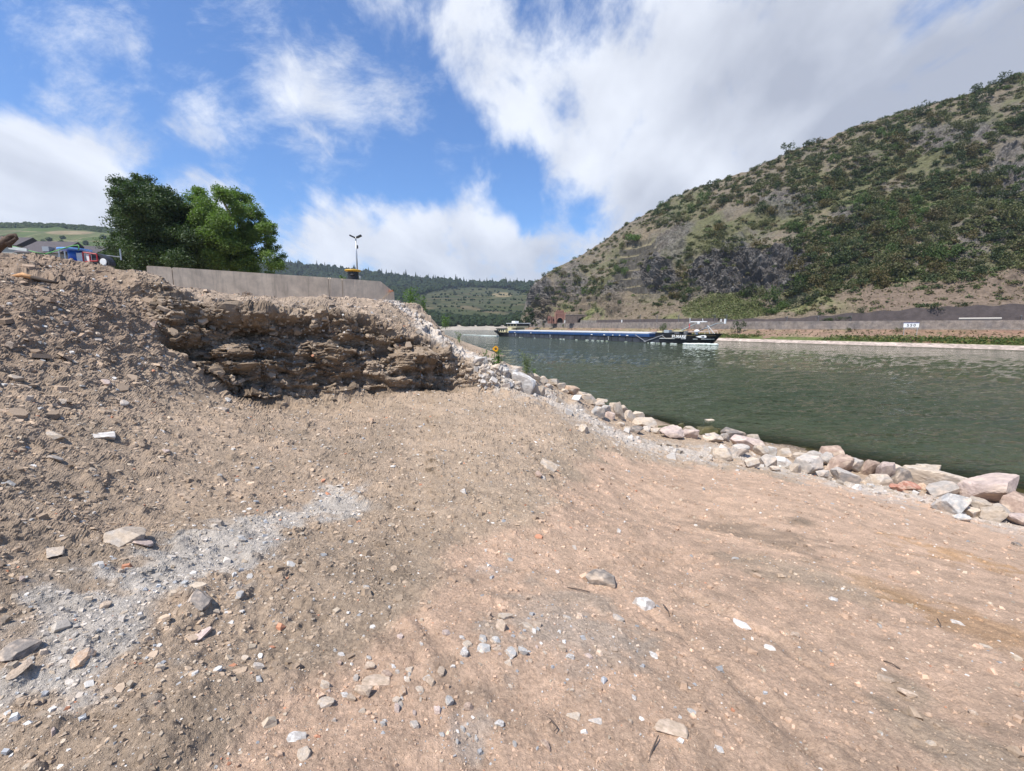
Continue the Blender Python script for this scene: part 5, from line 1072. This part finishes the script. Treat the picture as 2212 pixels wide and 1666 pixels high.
def ribbon():
    P = Vector(PD(845, 630, 19.2)); root = empty('marker_ribbon', P); tag(root, 'bright orange ribbon knotted at the top of the rubble ridge beside the wall end', 'ribbon'); g = np.random.default_rng(3); m = MB()
    for k in range(9):
        a = g.uniform(0, 6.28); e = g.uniform(-.3, 1.2); L_ = g.uniform(.08, .18); v = Vector((math.cos(a) * math.cos(e), math.sin(a) * math.cos(e) * .6, math.sin(e))); w = Vector((0, 0, 1)).cross(v).normalized() * .03
        m.add([w * .4, -w * .4, v * L_ * .6 - w, v * L_, v * L_ * .6 + w], [(0, 1, 2, 3, 4)])
    m.build('bow', mat('orange_ribbon', (.75, .20, .02), .5, transl=.2), root)
    MB().tube([(0, 0, 0), (-.2, -.1, -.18), (-.42, -.2, -.42)], .010, 5).build('twig', mat('pale_twig', (.40, .30, .20), .8), root)
ribbon()
def roots():
    g = np.random.default_rng(21); Mrt = mat('thin_root', (.27, .19, .13), .9)
    for i, (px, py, L_) in enumerate([(965, 700, .5), (1010, 735, .4), (720, 840, .5), (760, 850, .4), (815, 700, .45), (880, 705, .5), (700, 690, .4), (530, 645, .3), (940, 725, .5), (620, 720, .35)]):
        p = Vector(surf(px if px < 900 else px - 60, py)[0]) + Vector((.04, -.14, .06)); pts = [p]
        for k in range(9): pts.append(pts[-1] + Vector((g.normal(0, .025) + .012 * (-1) ** i, g.normal(0, .02) - .004, -L_ / 9 + g.normal(0, .02))))
        o = MB().tube([q - p for q in pts], [.010 * (1 - .08 * k) for k in range(10)], 5).build('hanging_root', Mrt, None, True); o.location = p; tag(o, None, 'root', 'thin roots in the cut bank'); UNIQ.append((o, 'thin pale root hanging from the cut earth face', px))
    p = Vector(PD(530, 640, 13.6)); m = MB()
    for a in range(5): m.tube([(-.12 + .05 * a, 0, -.05), (-.05 + .05 * a, -.03, .10 + .02 * (a % 3)), (.06 + .04 * a, 0, .07), (.16, .02, -.06)], .010, 5)
    o = m.build('root_tangle', Mrt); o.location = p; tag(o, 'little tangle of dead roots on the ledge in front of the concrete wall', 'root')
    for i, (px, py, pts) in enumerate([(1415, 1620, [(-.05, -.07), (-.02, -.02), (.0, .01), (.03, .05)]), (1195, 1575, [(-.015, .03), (.0, .01), (.015, -.01), (.0, -.03)]), (1250, 1278, [(-.09, .03), (.0, .0), (.08, -.03)]), (1438, 1325, [(0, .07), (.01, 0), (0, -.06)]), (2030, 1355, [(.05, .08), (0, 0), (-.04, -.04)]), (1925, 1440, [(-.03, .04), (0, .01), (.02, -.03)])]):
        P, N_ = surf(px, py); o = MB().tube([(x, y, .012 + .004 * (k % 2)) for k, (x, y) in enumerate(pts)], [.0045, .004, .0035, .002][:len(pts)], 5).build('twig', mat('dark_twig', (.09, .065, .05), .9), None, True); o.location = P; tag(o, None, 'twig', 'twigs on the ground'); UNIQ.append((o, 'thin dark twig lying on the pink ground', px))
roots()
# ================================================================== THE FAR BANK
def rrow(px, par):
    ci = np.interp(px, rq, np.arange(len(rq))); i = int(ci); i2 = min(i + 1, len(rq) - 1); k = np.searchsorted(RPAR, par); return Vector(RG[k, i] * (1 - ci + i) + RG[k, i2] * (ci - i))
def strip_wall(name, label, pxs, par, zb, zt, th, off, m, cat='wall', coping=None):
    V = []; n = len(pxs)
    for i, px in enumerate(pxs):
        p = rrow(px, par); q = rrow(pxs[min(i + 1, n - 1)], par) - rrow(pxs[max(i - 1, 0)], par); q.z = 0; q.normalize(); nr = Vector((q.y, -q.x, 0))
        if nr.x > 0: nr = -nr
        f = p + nr * off; b = f - nr * th; zb_ = zb(px) if callable(zb) else zb; zt_ = zt(px) if callable(zt) else zt
        V += [(f.x, f.y, zb_), (f.x + nr.x * -.12, f.y + nr.y * -.12, zt_), (b.x, b.y, zt_), (b.x, b.y, zb_)]
    F = [(i * 4 + a, (i + 1) * 4 + a, (i + 1) * 4 + (a + 1) % 4, i * 4 + (a + 1) % 4) for i in range(n - 1) for a in range(4)] + [(0, 1, 2, 3), tuple((n - 1) * 4 + a for a in (3, 2, 1, 0))]
    o = MB().add(V, F).build(name, m); tag(o, label, cat); return o
Mstone = mat('pale_wall_stone', (.225, .185, .155), .9, streak=.3, var=.4, vscale=.9, bump=.6, bscale=2.5, dist=.15, dust=(.17, .145, .13)); Mdstone = mat('dark_wall_stone', (.082, .064, .060), .9, var=.3, vscale=.6, bump=.6, bscale=2.2, dist=.15)
strip_wall('retaining_wall', 'long pale stone retaining wall under the road across the river', list(np.linspace(1146, 2900, 160)), 5.0, 3.4, lambda p: 6.35 + .0 * p, .8, .62, Mstone)
strip_wall('railway_wall', 'tall dark stone retaining wall rising to the right above the road', list(np.linspace(1560, 2900, 120)), 6.0, 5.9, lambda p: rrow(p, 7.0).z + .35 + .25 * math.sin(p * .09), 1.3, .1, Mdstone)
strip_wall('railway_wall', 'low dark stone wall behind the road between the tunnels and the vineyard', list(np.linspace(1290, 1552, 40)), 6.0, 5.9, lambda p: 7.7, 1.3, .1, Mdstone)
def far_things():
    g = np.random.default_rng(9)
    Mpost = mat('grey_post', (.14, .14, .14), .7)
    for i, px in enumerate([1386, 1425, 1470, 1545, 1570, 1700, 1770, 1838, 2205]):
        p = rrow(px, 6.0); u = p.y / F_U; p.z = 6.1; root = empty('catenary_mast', p); tag(root, None, 'mast', 'railway masts across the river'); UNIQ.append((root, 'slim grey railway mast standing behind the far road', px))
        H = 17 * u if px < 1600 else 13 * u; MB().tube([(0, 0, 0), (0, 0, H)], .13, 6).build('pole', Mpost, root); MB().tube([(0, 0, H * .72), (-1.6, -1.2, H * .92)], .06, 5).tube([(0, 0, H * .5), (-1.6, -1.2, H * .90)], .05, 5).build('bracket', Mpost, root)
    for px in (1223, 1345, 1559):
        p = rrow(px, 5.0) + Vector((-.35, -.5, 0)); p.z = 6.3; u = p.y / F_U; o = MB().box(-1.2 * u, 1.2 * u, -.08, .08, 0, 5.2 * u).box(-1.2 * u, 1.2 * u, -.10, .10, 5.2 * u, 5.8 * u).build('marker_post', Mwhite); o.location = p; tag(o, None, 'post', 'white marker posts'); UNIQ.append((o, 'small white marker post on the far retaining wall', px))
    p = rrow(2120, 5.4); o = MB().tube([(-3, 2.4, .3), (3, -2.4, .3)], .3, 6).build('crash_barrier', mat('pale_barrier', (.42, .38, .33), .7)); o.location = (p.x, p.y, 6.5); tag(o, 'pale crash barrier on the far road right of the 550 board', 'barrier')
    # kilometre board
    p = Vector(PD(1967.5, 711, 110)); u = 110 / F_U; root = empty('kilometre_board', (p.x, p.y, p.z - .3)); tag(root, 'white river kilometre board reading 550 on two posts', 'sign'); root.rotation_euler = (0, 0, -.62)
    w, h0, h1 = 10.8 * u * 1.15, 3.5 * u + .3, 12.5 * u + .3
    MB().box(-w, w, 0, .10, h0, h1).build('board', Mwhite, root); MB().box(-w - .05, w + .05, -.03, .13, h1, h1 + .12).build('frame', mat('blue_frame', (.05, .07, .25), .5), root)
    for s_ in (-1, 1): MB().tube([(s_ * w * .85, .16, -1.2), (s_ * w * .85, .16, h0 + .2)], .06, 6).build('post', Mgalv, root)
    text('digits', '550', (h1 - h0) * .88, Matrix.Translation((0, -.03, h0 + (h1 - h0) * .20)) @ Matrix.Rotation(PI / 2, 4, 'X'), mat('dark_lettering', (.03, .03, .05), .6), root, .35, .012)
def text(name, s_, size, M_, m, parent, sp=0, off=.0, shear=0, ext=.01):
    cu = bpy.data.curves.new(name, 'FONT'); cu.body = s_; cu.size = size; cu.align_x = 'CENTER'; cu.space_character = 1 + sp; cu.offset = off; cu.extrude = ext; cu.shear = shear
    t = bpy.data.objects.new('tmp', cu); COL.objects.link(t); dg = bpy.context.evaluated_depsgraph_get(); me = bpy.data.meshes.new_from_object(t.evaluated_get(dg)); bpy.data.objects.remove(t)
    me.transform(M_); me.materials.clear(); me.materials.append(m); me.name = name; o = bpy.data.objects.new(name, me); link(o, parent); return o

far_things()
def tunnels():
    Mred = mat('red_sandstone', (.20, .095, .072), .9, var=.3, vscale=1.2, bump=.5, bscale=3, dist=.1); Mred2 = mat('pale_sandstone_trim', (.30, .165, .12), .9, var=.2, vscale=2); Mgr = mat('brown_masonry', (.125, .095, .080), .9, var=.4, vscale=1.1, bump=.5, bscale=3, dist=.1); Mvoid = mat('unlit_black', (.006, .006, .006), 1)  # Mvoid: near-black colour stands in for the darkness inside arches and slits
    def archwall(x0, x1, H, ax, ar, ah, th):      # outline with arch opening, in x,z
        pts = [(x0, 0), (ax - ar, 0), (ax - ar, ah)] + [(ax - ar * math.cos(t), ah + ar * math.sin(t)) for t in np.linspace(0, PI, 13)[1:-1]] + [(ax + ar, ah), (ax + ar, 0), (x1, 0), (x1, H), (x0, H)]
        return MB().prism(pts[::-1], 0, th)
    d = 259; u = d / F_U; p = Vector(PD(1209.5, 699, d)); p.z = 6.0; root = empty('tunnel_portal', p); root.scale = (1.12, 1, 1.15); tag(root, 'red sandstone castle like tunnel portal with battlements and a round arch', 'tunnel portal'); root.rotation_euler = (0, 0, -.10)
    z0 = CAMZ + (702 - 699) * u * 1.0 - 5.6; 
    archwall(-9.5 * u, 11 * u, 17.5 * u + z0, 0, 5.4 * u, z0 + 3.5 * u, .5).build('front', Mred, root)
    MB().box(-7.5 * u, 7.5 * u, .3, 2.2, 17.5 * u + z0, 22 * u + z0).build('gable', Mred, root)
    m = MB()
    for k in range(5): m.box((-7.2 + k * 3.2) * u, (-7.2 + k * 3.2 + 1.6) * u, .35, 2.1, 22.05 * u + z0, 23.6 * u + z0)
    m.build('battlements', Mred2, root)
    ring = MB(); r0, r1 = 5.4 * u, 6.7 * u; N = 16; V = []
    for t in np.linspace(0, PI, N):
        for r in (r0 + .02, r1):
            for y in (-.12, .02): V.append((-r * math.cos(t), y, z0 + 3.5 * u + r * math.sin(t)))
    F = []
    for i in range(N - 1):
        a = i * 4; b = a + 4; F += [(a, b, b + 2, a + 2), (a, a + 1, b + 1, b), (a + 2, b + 2, b + 3, a + 3)]
    ring.add(V, F).build('arch_ring', Mred2, root)
    MB().box(-9.5 * u, 11 * u, -.08, -.005, 16.6 * u + z0, 17.5 * u + z0).build('cornice', Mred2, root)
    MB().box(-5.6 * u, 5.6 * u, 0.53, 2.4, 0, 9.5 * u + z0).build('tunnel_mouth', Mvoid, root)  # black box close behind the arch, painted darkness instead of a deep bore
    t = MB(); t.box(-23.5 * u, -9.6 * u, .2, 1.8, 0, 10 * u + z0); t.box(-23 * u, -17 * u, -.3, .19, 0, 12.5 * u + z0)
    for k in range(4): t.box((-23 + k * 3.4) * u, (-21.4 + k * 3.4) * u, .25, 1.6, 10.05 * u + z0, 11.6 * u + z0)
    t.build('side_tower', Mred, root)
    t = MB()
    for k in (-20.5, -12.5): t.box((k - .9) * u, (k + .9) * u, -.34, -.31 if k < -17 else .19, z0 + 3 * u, z0 + 7.5 * u)
    t.build('window_slit', Mvoid, root)
    t = MB(); t.box(-10.6 * u, -7.6 * u, -.35, -.02, 0, 19.5 * u + z0); t.box(8.4 * u, 11.4 * u, -.35, -.02, 0, 19.5 * u + z0); t.build('buttress', Mred2, root)
    d = 243; u = d / F_U; p = Vector(PD(1254.5, 699, d)); p.z = 6.0; root = empty('tunnel_portal', p); root.scale = (1.1, 1, 1.1); tag(root, 'plain brown masonry tunnel portal with dark arch, right of the red portal', 'tunnel portal'); root.rotation_euler = (0, 0, -.12); z0 = 5.2 + 3 * u - 5.6
    archwall(-30 * u, 12 * u, 14.5 * u + z0, 0, 5.2 * u, z0 + 3.4 * u, .5).build('front', Mgr, root); MB().box(-5.4 * u, 5.4 * u, 0.53, 2.2, 0, 9.3 * u + z0).build('tunnel_mouth', Mvoid, root)  # its mouth is a black box too, tunnel darkness put into the colour
    MB().box(-30.2 * u, 12.2 * u, -.15, 1.6, 14.52 * u + z0, 15.6 * u + z0).build('coping', Mstone, root)
    MB().box(6.6 * u, 13 * u, -.5, -.02, 0, 15.5 * u + z0).box(-9.5 * u, -7 * u, -.4, -.02, 0, 14 * u + z0).build('buttress', Mgr, root)
tunnels()
# ================================================================== THE BARGE
def barge():
    Mh = mat('hull_black', (.010, .011, .013), .65, var=.3, vscale=.5, spec=.25); Mhs = mat('hull_scuffed', (.030, .032, .040), .6, var=.55, vscale=.35, dust=(.055, .058, .070)); Mbl = mat('coaming_blue', (.014, .055, .165), .5, var=.12, vscale=.3)
    Mcov = mat('hatch_aluminium', (.50, .49, .47), .55, var=.12, vscale=.3); Mcr = mat('cream_paint', (.68, .60, .36), .5); Mgl = mat('dark_glass', (.015, .02, .025), .12); Mgrey = mat('deck_grey', (.10, .10, .105), .7, var=.3, vscale=1); Mrd = mat('flag_red', (.55, .03, .04), .6)
    tip = Vector((55.6, 118.6, 0)); h = Vector((.545, -.838, 0)).normalized(); L_ = 110
    root = empty('cargo_barge', tip - h * L_, math.atan2(h.y, h.x)); tag(root, 'long black and blue inland cargo barge named ELMARE sailing on the river', 'barge')
    HB = 5.7
    # hull: stations of (x, half beam at water, half beam at deck, deck z)
    st = [(0.0, 2.2, 4.3, 2.0), (.8, 3.0, 4.9, 1.95), (3, 3.8, 5.5, 1.85), (7, 4.8, 5.7, 1.8), (11, 5.5, 5.7, 1.7), (14, 5.7, 5.7, 1.65)]
    st2 = [(92, 5.7, 5.7, 1.65), (93.5, 5.7, 5.7, 1.75), (95, 5.68, 5.7, 2.35)]
    st3 = [(95.02, 5.68, 5.7, 2.35), (99, 5.5, 5.7, 2.4), (103, 4.9, 5.55, 2.5), (106, 3.7, 5.0, 2.65), (108.2, 2.2, 3.9, 2.75), (109.4, .9, 2.5, 2.85), (110, .15, 1.2, 2.9)]
    def loft(stn, m, name, deck=True):
        V = []
        for x, bw, bd, z in stn:
            xr = x - (1.9 * (x - 103) / 7 if x > 103 else 0) + (1.8 * (3 - x) / 3 if x < 3 else 0)
            V += [(xr, -bw * .97, -1.0), (xr, -bw, 0.05), (x, -bd, z), (x, bd, z), (xr, bw, .05), (xr, bw * .97, -1.0)]
        F = []
        for i in range(len(stn) - 1):
            a, b = i * 6, i * 6 + 6
            for k in (0, 1, 3, 4): F.append((a + k, b + k, b + k + 1, a + k + 1))
            if deck: F.append((a + 2, b + 2, b + 3, a + 3))
        F += [(0, 1, 2, 3, 4, 5), tuple((len(stn) - 1) * 6 + k for k in (5, 4, 3, 2, 1, 0))]
        return MB().add(V, F).build(name, m, root)
    loft(st, Mh, 'stern_hull'); loft([(14.01, 5.7, 5.7, 1.65), (40, 5.7, 5.7, 1.62), (70, 5.7, 5.7, 1.62), (92, 5.7, 5.7, 1.65)], Mhs, 'mid_hull'); loft([(92.01,) + st2[0][1:]] + st2[1:], Mhs, 'shoulder_hull'); loft(st3, Mh, 'bow_hull')
    # bulwark stripe and trim on bow
    def band(stn, z0, z1, off, m, name, near=True):
        V = []; 
        for x, bw, bd, z in stn:
            for zz in (z0, z1):
                t = zz / z if z else 0; b = bw + (bd - bw) * t; xr = x - (1.9 * (x - 103) / 7 if x > 103 else 0) * (1 - t)
                V += [(xr + (off if x > 105 else 0), -b - off, zz), (xr, -b + .01, zz)]
        n = len(stn); F = []
        for i in range(n - 1):
            a, b = i * 4, i * 4 + 4; F += [(a, b, b + 2, a + 2), (a, a + 1, b + 1, b), (a + 2, b + 2, b + 3, a + 3)]
        F += [(0, 2, 3, 1), ((n - 1) * 4, (n - 1) * 4 + 1, (n - 1) * 4 + 3, (n - 1) * 4 + 2)]
        return MB().add(V, F).build(name, m, root)
    band(st3, 1.30, 1.48, .05, Mwhite, 'white_stripe'); band([(x, bw, bd + .02, z) for x, bw, bd, z in st3[1:]], 2.28, 2.36, .06, mat('tan_trim', (.45, .33, .15), .6), 'trim')
    band(st[:3], 1.35, 1.6, .05, Mwhite, 'stern_stripe')
    # name on the near bow
    ang = math.atan2(.62, 7.0)
    for dx, ch in zip(range(6), 'ELMARE'):
        pass
    text('name_lettering', 'ELMARE', 1.15, Matrix.Translation((101.6, -5.78, 1.60)) @ Matrix.Rotation(.045, 4, 'Z') @ Matrix.Rotation(PI / 2 - .03, 4, 'X') , Mwhite, root, .12, .035, .1, .02)
    eye = [(x * 1.15, z * .42) for x, z in [(-1.2, 0), (-.6, .5), (.2, .95), (.8, 1), (1.1, .4), (1.05, -.5), (.5, -.95), (-.3, -.6)]]
    MB().prism(eye, -.03, .03).build('eye_mark', Mwhite, root, M=Matrix.Translation((107.6, -4.42, 2.05)) @ Matrix.Rotation(.62, 4, 'Z') @ Matrix.Rotation(-.12, 4, 'X')); MB().prism([(x * .35, z * .45) for x, z in eye], -.06, -.032).build('hawse_hole', Mh, root, M=Matrix.Translation((107.9, -4.30, 2.05)) @ Matrix.Rotation(.62, 4, 'Z') @ Matrix.Rotation(-.12, 4, 'X'))
    # coaming and hatch covers
    MB().box(13, 91, -5.15, 5.15, 1.66, 2.55).build('hatch_coaming', Mbl, root); MB().box(13, 91, -5.25, -5.16, 2.12, 2.24).build('coaming_rail', mat('light_blue', (.08, .17, .36), .5), root)
    x = 13.4; n = 14; W = (90.6 - 13.4) / n
    prof = [(-4.95, 2.56), (-4.95, 2.78), (-3, 2.98), (0, 3.05), (3, 2.98), (4.95, 2.78), (4.95, 2.56)]
    base = None
    for k in range(n):
        if base is None:
            m = MB(); m.add([(xx, y, z) for xx in (0, W - .12) for y, z in prof], [tuple(range(7)), tuple(range(13, 6, -1))] + [(i, i + 1, i + 8, i + 7) for i in range(6)]); base = m.build('hatch_cover', Mcov, root); base.location = (x, 0, 0)
        else:
            o = base.copy(); COL.objects.link(o); o.parent = root; o.location = (x + k * W, 0, 0.0)
    for xx in (20, 44, 75):
        MB().tube([(xx, -5.88, .3), (xx, -5.88, 1.35)], .05, 5).tube([(xx - .35, -5.9, 1.3), (xx + .35, -5.9, 1.3)], .05, 5).build('draught_mark', Mwhite, root)
    for xx in np.arange(16, 92, 3.0): pass
    rubm = MB()
    for xx in np.arange(16, 93, 3.0): rubm.box(xx, xx + .16, -5.78, -5.701, .15, 1.5)
    rubm.box(14.5, 94, -5.84, -5.705, 1.52, 1.64); rubm.build('rubbing_strake', Mh, root)
    for xx, w in ((30, .8), (66, .8), (72, .8), (76, .5), (79, .5), (82, .9), (18, .8)): MB().box(xx, xx + w, -5.30, -5.26, 1.80, 2.04).build('plate', Mwhite, root)
    # low rail along side deck
    r = MB()
    for xx in np.arange(14, 92, 4.0): r.tube([(xx, -5.55, 1.64), (xx, -5.55, 2.45)], .03, 4)
    r.build('stanchions', Mgrey, root)
    # folded gangway arms at the shoulder
    MB().tube([(86.2, -5.9, 2.2), (90.2, -6.0, .35)], .10, 6).tube([(90.2, -6.0, .35), (96.5, -5.9, 2.3)], .13, 6).box(89.8, 90.6, -6.15, -5.9, .1, .6).build('anchor_arm', mat('arm_grey', (.22, .22, .23), .6), root)
    MB().tube([(96.0, -5.9, 2.2), (97.4, -6.0, 1.45), (99.3, -6.0, 1.5), (101, -5.9, 2.1)], .07, 5).build('mooring_line', mat('rope', (.40, .36, .30), .9), root)
    # foredeck gear
    MB().box(92.5, 98.5, -4.4, 4.4, 1.4, 3.0).build('forecastle', Mh, root); MB().box(95.5, 97.2, -4.42, -3.0, 2.95, 3.75).build('locker', mat('grey_locker', (.34, .37, .38), .5), root)
    MB().box(97.6, 100, -3.6, -1.2, 2.6, 3.35).lathe([(.45, 0), (.45, .8), (.6, .85), (.6, 1.0)], 14, (101.2, -2, 2.5)).build('windlass', Mgrey, root)
    MB().lathe([(.3, 0), (.32, .55), (.7, .65), (.75, 1.0), (.3, 1.3)], 16, (104.2, -1.5, 2.6)).build('capstan', Mwhite, root)
    MB().box(98, 101, -3.4, -1.4, 3.36, 3.55).box(92.8, 94.6, -4.0, -2.2, 3.01, 3.4).build('vent_box', Mcr, root)
    # lowered foremast, radar and flag
    MB().tube([(97, -.6, 2.9), (104.0, -.6, 5.9)], [.22, .12], 8).build('foremast', mat('mast_grey', (.30, .33, .33), .6), root)
    MB().box(101.5, 106.5, -.75, -.45, 5.95, 6.2).tube([(101.2, -.6, 5.7), (101.2, -.6, 7.1)], .08, 6).tube([(105.3, -.6, 6.2), (105.1, -.6, 6.9)], .07, 6).lathe([(.35, -.5), (.4, -.2), (.2, .05)], 12, (104, -.6, 5.9)).build('radar', Mwhite, root)
    MB().tube([(102, .8, 3.0), (108.6, .8, 5.6)], .14, 6).tube([(108.6, .8, 5.6), (110.8, .8, 5.7)], .1, 6).build('derrick', mat('mast_grey', (.3, .33, .33), .6), root); MB().box(110.7, 111.1, .6, .9, 5.5, 6.8).build('signal_light', Mwhite, root)
    MB().tube([(107.2, 0, 2.8), (106.2, 0, 5.2)], .09, 6).tube([(108.6, 0, 2.8), (106.2, 0, 5.2)], .07, 6).build('mast_stay', Mgalv, root)
    MB().add([(101.2, -.6, 5.6), (101.5, -.9, 4.6), (101.1, -.8, 3.9), (100.9, -.55, 4.2), (100.95, -.5, 5.4)], [(0, 1, 2, 3, 4)]).build('flag', Mrd, root)
    rl = MB()
    for i, (xx, bw, bd, z) in enumerate(st3[2:]): rl.tube([(xx, -bd + .1, z), (xx, -bd + .1, z + .75)], .03, 4)
    rl.tube([(xx, -bd + .1, z + .75) for xx, bw, bd, z in st3[2:]], .03, 4); rl.build('bow_rail', Mwhite, root)
    # stern
    MB().box(1.8, 9.5, -4.5, 4.5, 1.9, 3.35).build('accommodation', Mcr, root); MB().box(1.4, 9.9, -4.8, 4.8, 3.36, 3.62).build('boat_deck', Mh, root)
    for xx in (2.4, 4.0, 5.6, 7.2): MB().box(xx, xx + 1.0, -4.55, -4.505, 2.2, 3.1).build('window', Mgl, root)
    MB().box(9.8, 13.0, -3.6, 3.6, 1.3, 3.9).build('deckhouse', Mcr, root); MB().box(9.9, 16.4, -3.3, 3.3, 3.95, 4.7).build('wheelhouse_base', mat('dull_cream', (.42, .37, .24), .6), root)
    MB().box(9.6, 16.8, -3.4, 3.4, 4.72, 5.75).build('wheelhouse_glass', Mgl, root); MB().box(9.0, 17.4, -3.8, 3.8, 5.78, 6.0).build('wheelhouse_roof', Mwhite, root)
    mm = MB()
    for xx in (9.62, 12.0, 14.4, 16.7): mm.box(xx, xx + .14, -3.47, -3.405, 4.72, 5.77)
    mm.build('window_post', Mcr, root); MB().box(9.4, 12.0, -1, 1, 6.02, 6.9).build('roof_box', Mwhite, root)
    MB().tube([(3.5, 0, 3.6), (3.5, 0, 5.8)], .06, 5).tube([(6, -2, 3.6), (6, -2, 4.9)], .05, 5).tube([(17.5, -3.8, 1.3), (17.5, -3.8, 3.9)], .16, 6).build('stern_mast', Mh, root)
    MB().box(.5, 2.2, -3.2, 3.2, 2.0, 3.0).box(.4, 4.4, -5.0, -4.9, 1.95, 2.75).build('stern_bulwark', Mh, root)
    # bow and stern wash
    g = np.random.default_rng(2); V = []; F = []
    def wash(x0, y0, x1, y1, w, n, hgt):
        V0, F0 = ICO[1]
        for _ in range(n):
            t = g.random(); xx = x0 + (x1 - x0) * t; yy = y0 + (y1 - y0) * t + g.normal(0, w); s_ = g.uniform(.10, .42); b = len(V)
            V.extend([tuple(v) for v in (V0 * (1 + g.uniform(-.2, .2, (len(V0), 1))) * [s_ * 1.8, s_, s_ * hgt] + [xx, yy, .05])]); F.extend([tuple(f + b) for f in F0])
    wash(104, -6.0, 110.8, -2.0, .3, 120, .7); wash(90, -6.1, 102, -6.4, .15, 14, .25); wash(-14, -3.5, 1, -3, .8, 150, .35); wash(-34, -4, -16, -3.6, .7, 50, .22); wash(14, -6.0, 84, -6.0, .1, 16, .15)
    Mx = root.matrix_basis; V = np.array(V); c, s_ = math.cos(root.rotation_euler.z), math.sin(root.rotation_euler.z); Vw = V.copy(); Vw[:, 0] = V[:, 0] * c - V[:, 1] * s_ + root.location.x; Vw[:, 1] = V[:, 0] * s_ + V[:, 1] * c + root.location.y
    o = mesh_np('wash', Vw, np.array(F), mat('white_water', (.78, .82, .82), .6, transl=.2), smooth=True); tag(o, 'white wash at the bow and stern of the barge', 'foam', None, 'stuff')
barge()
# ================================================================== LABELS THAT SINGLE OUT
ORD = ['leftmost', 'second from left', 'third from left', 'fourth from left', 'fifth from left', 'sixth from left', 'seventh from left', 'eighth from left', 'ninth from left', 'tenth from left', 'eleventh from left', 'twelfth from left']
def ordn(n):
    T = {1: 'first', 2: 'second', 3: 'third', 5: 'fifth', 8: 'eighth', 9: 'ninth', 12: 'twelfth'}
    b = ['', 'first', 'second', 'third', 'fourth', 'fifth', 'sixth', 'seventh', 'eighth', 'ninth', 'tenth', 'eleventh', 'twelfth', 'thirteenth', 'fourteenth', 'fifteenth', 'sixteenth', 'seventeenth', 'eighteenth', 'nineteenth', 'twentieth']
    return b[n] if n < len(b) else f'{n}th'
def finish_labels():
    D = {}
    for o, l, px in UNIQ: D.setdefault(' '.join(l.split()), []).append((px, o))
    for l, v in D.items():
        v.sort(key=lambda t: t[0]); n = len(v)
        for i, (px, o) in enumerate(v):
            if n == 1: o['label'] = l
            elif n == 2: o['label'] = l + (', the left one' if i == 0 else ', the right one')
            elif i == 0: o['label'] = l + ', leftmost'
            elif i == n - 1: o['label'] = l + ', rightmost'
            elif i >= n // 2: o['label'] = l + ', ' + ordn(n - i) + ' from right'
            else: o['label'] = l + ', ' + ordn(i + 1) + ' from left'
            w = o['label'].split()
            if len(w) > 16: o['label'] = ' '.join(w).replace(' on the rock line', '').replace('before the submerged stones', 'by submerged stones')
finish_labels()
# ================================================================== HAZE
def haze():
    o = MB().box(-2200, 3600, -120, 3600, -4, 330).build('haze', None if False else Mwhite); m = bpy.data.materials.new('air'); m.use_nodes = True; nt = m.node_tree; nt.nodes.clear()
    out = nt.nodes.new('ShaderNodeOutputMaterial'); v = nt.nodes.new('ShaderNodeVolumePrincipled'); v.inputs['Color'].default_value = (.80, .88, 1, 1); v.inputs['Density'].default_value = HAZE; v.inputs['Anisotropy'].default_value = .3
    nt.links.new(v.outputs[0], out.inputs[1]); o.data.materials.clear(); o.data.materials.append(m); tag(o, 'thin blue haze over the valley', 'haze', None, 'stuff')
HAZE = 0.00013
haze()
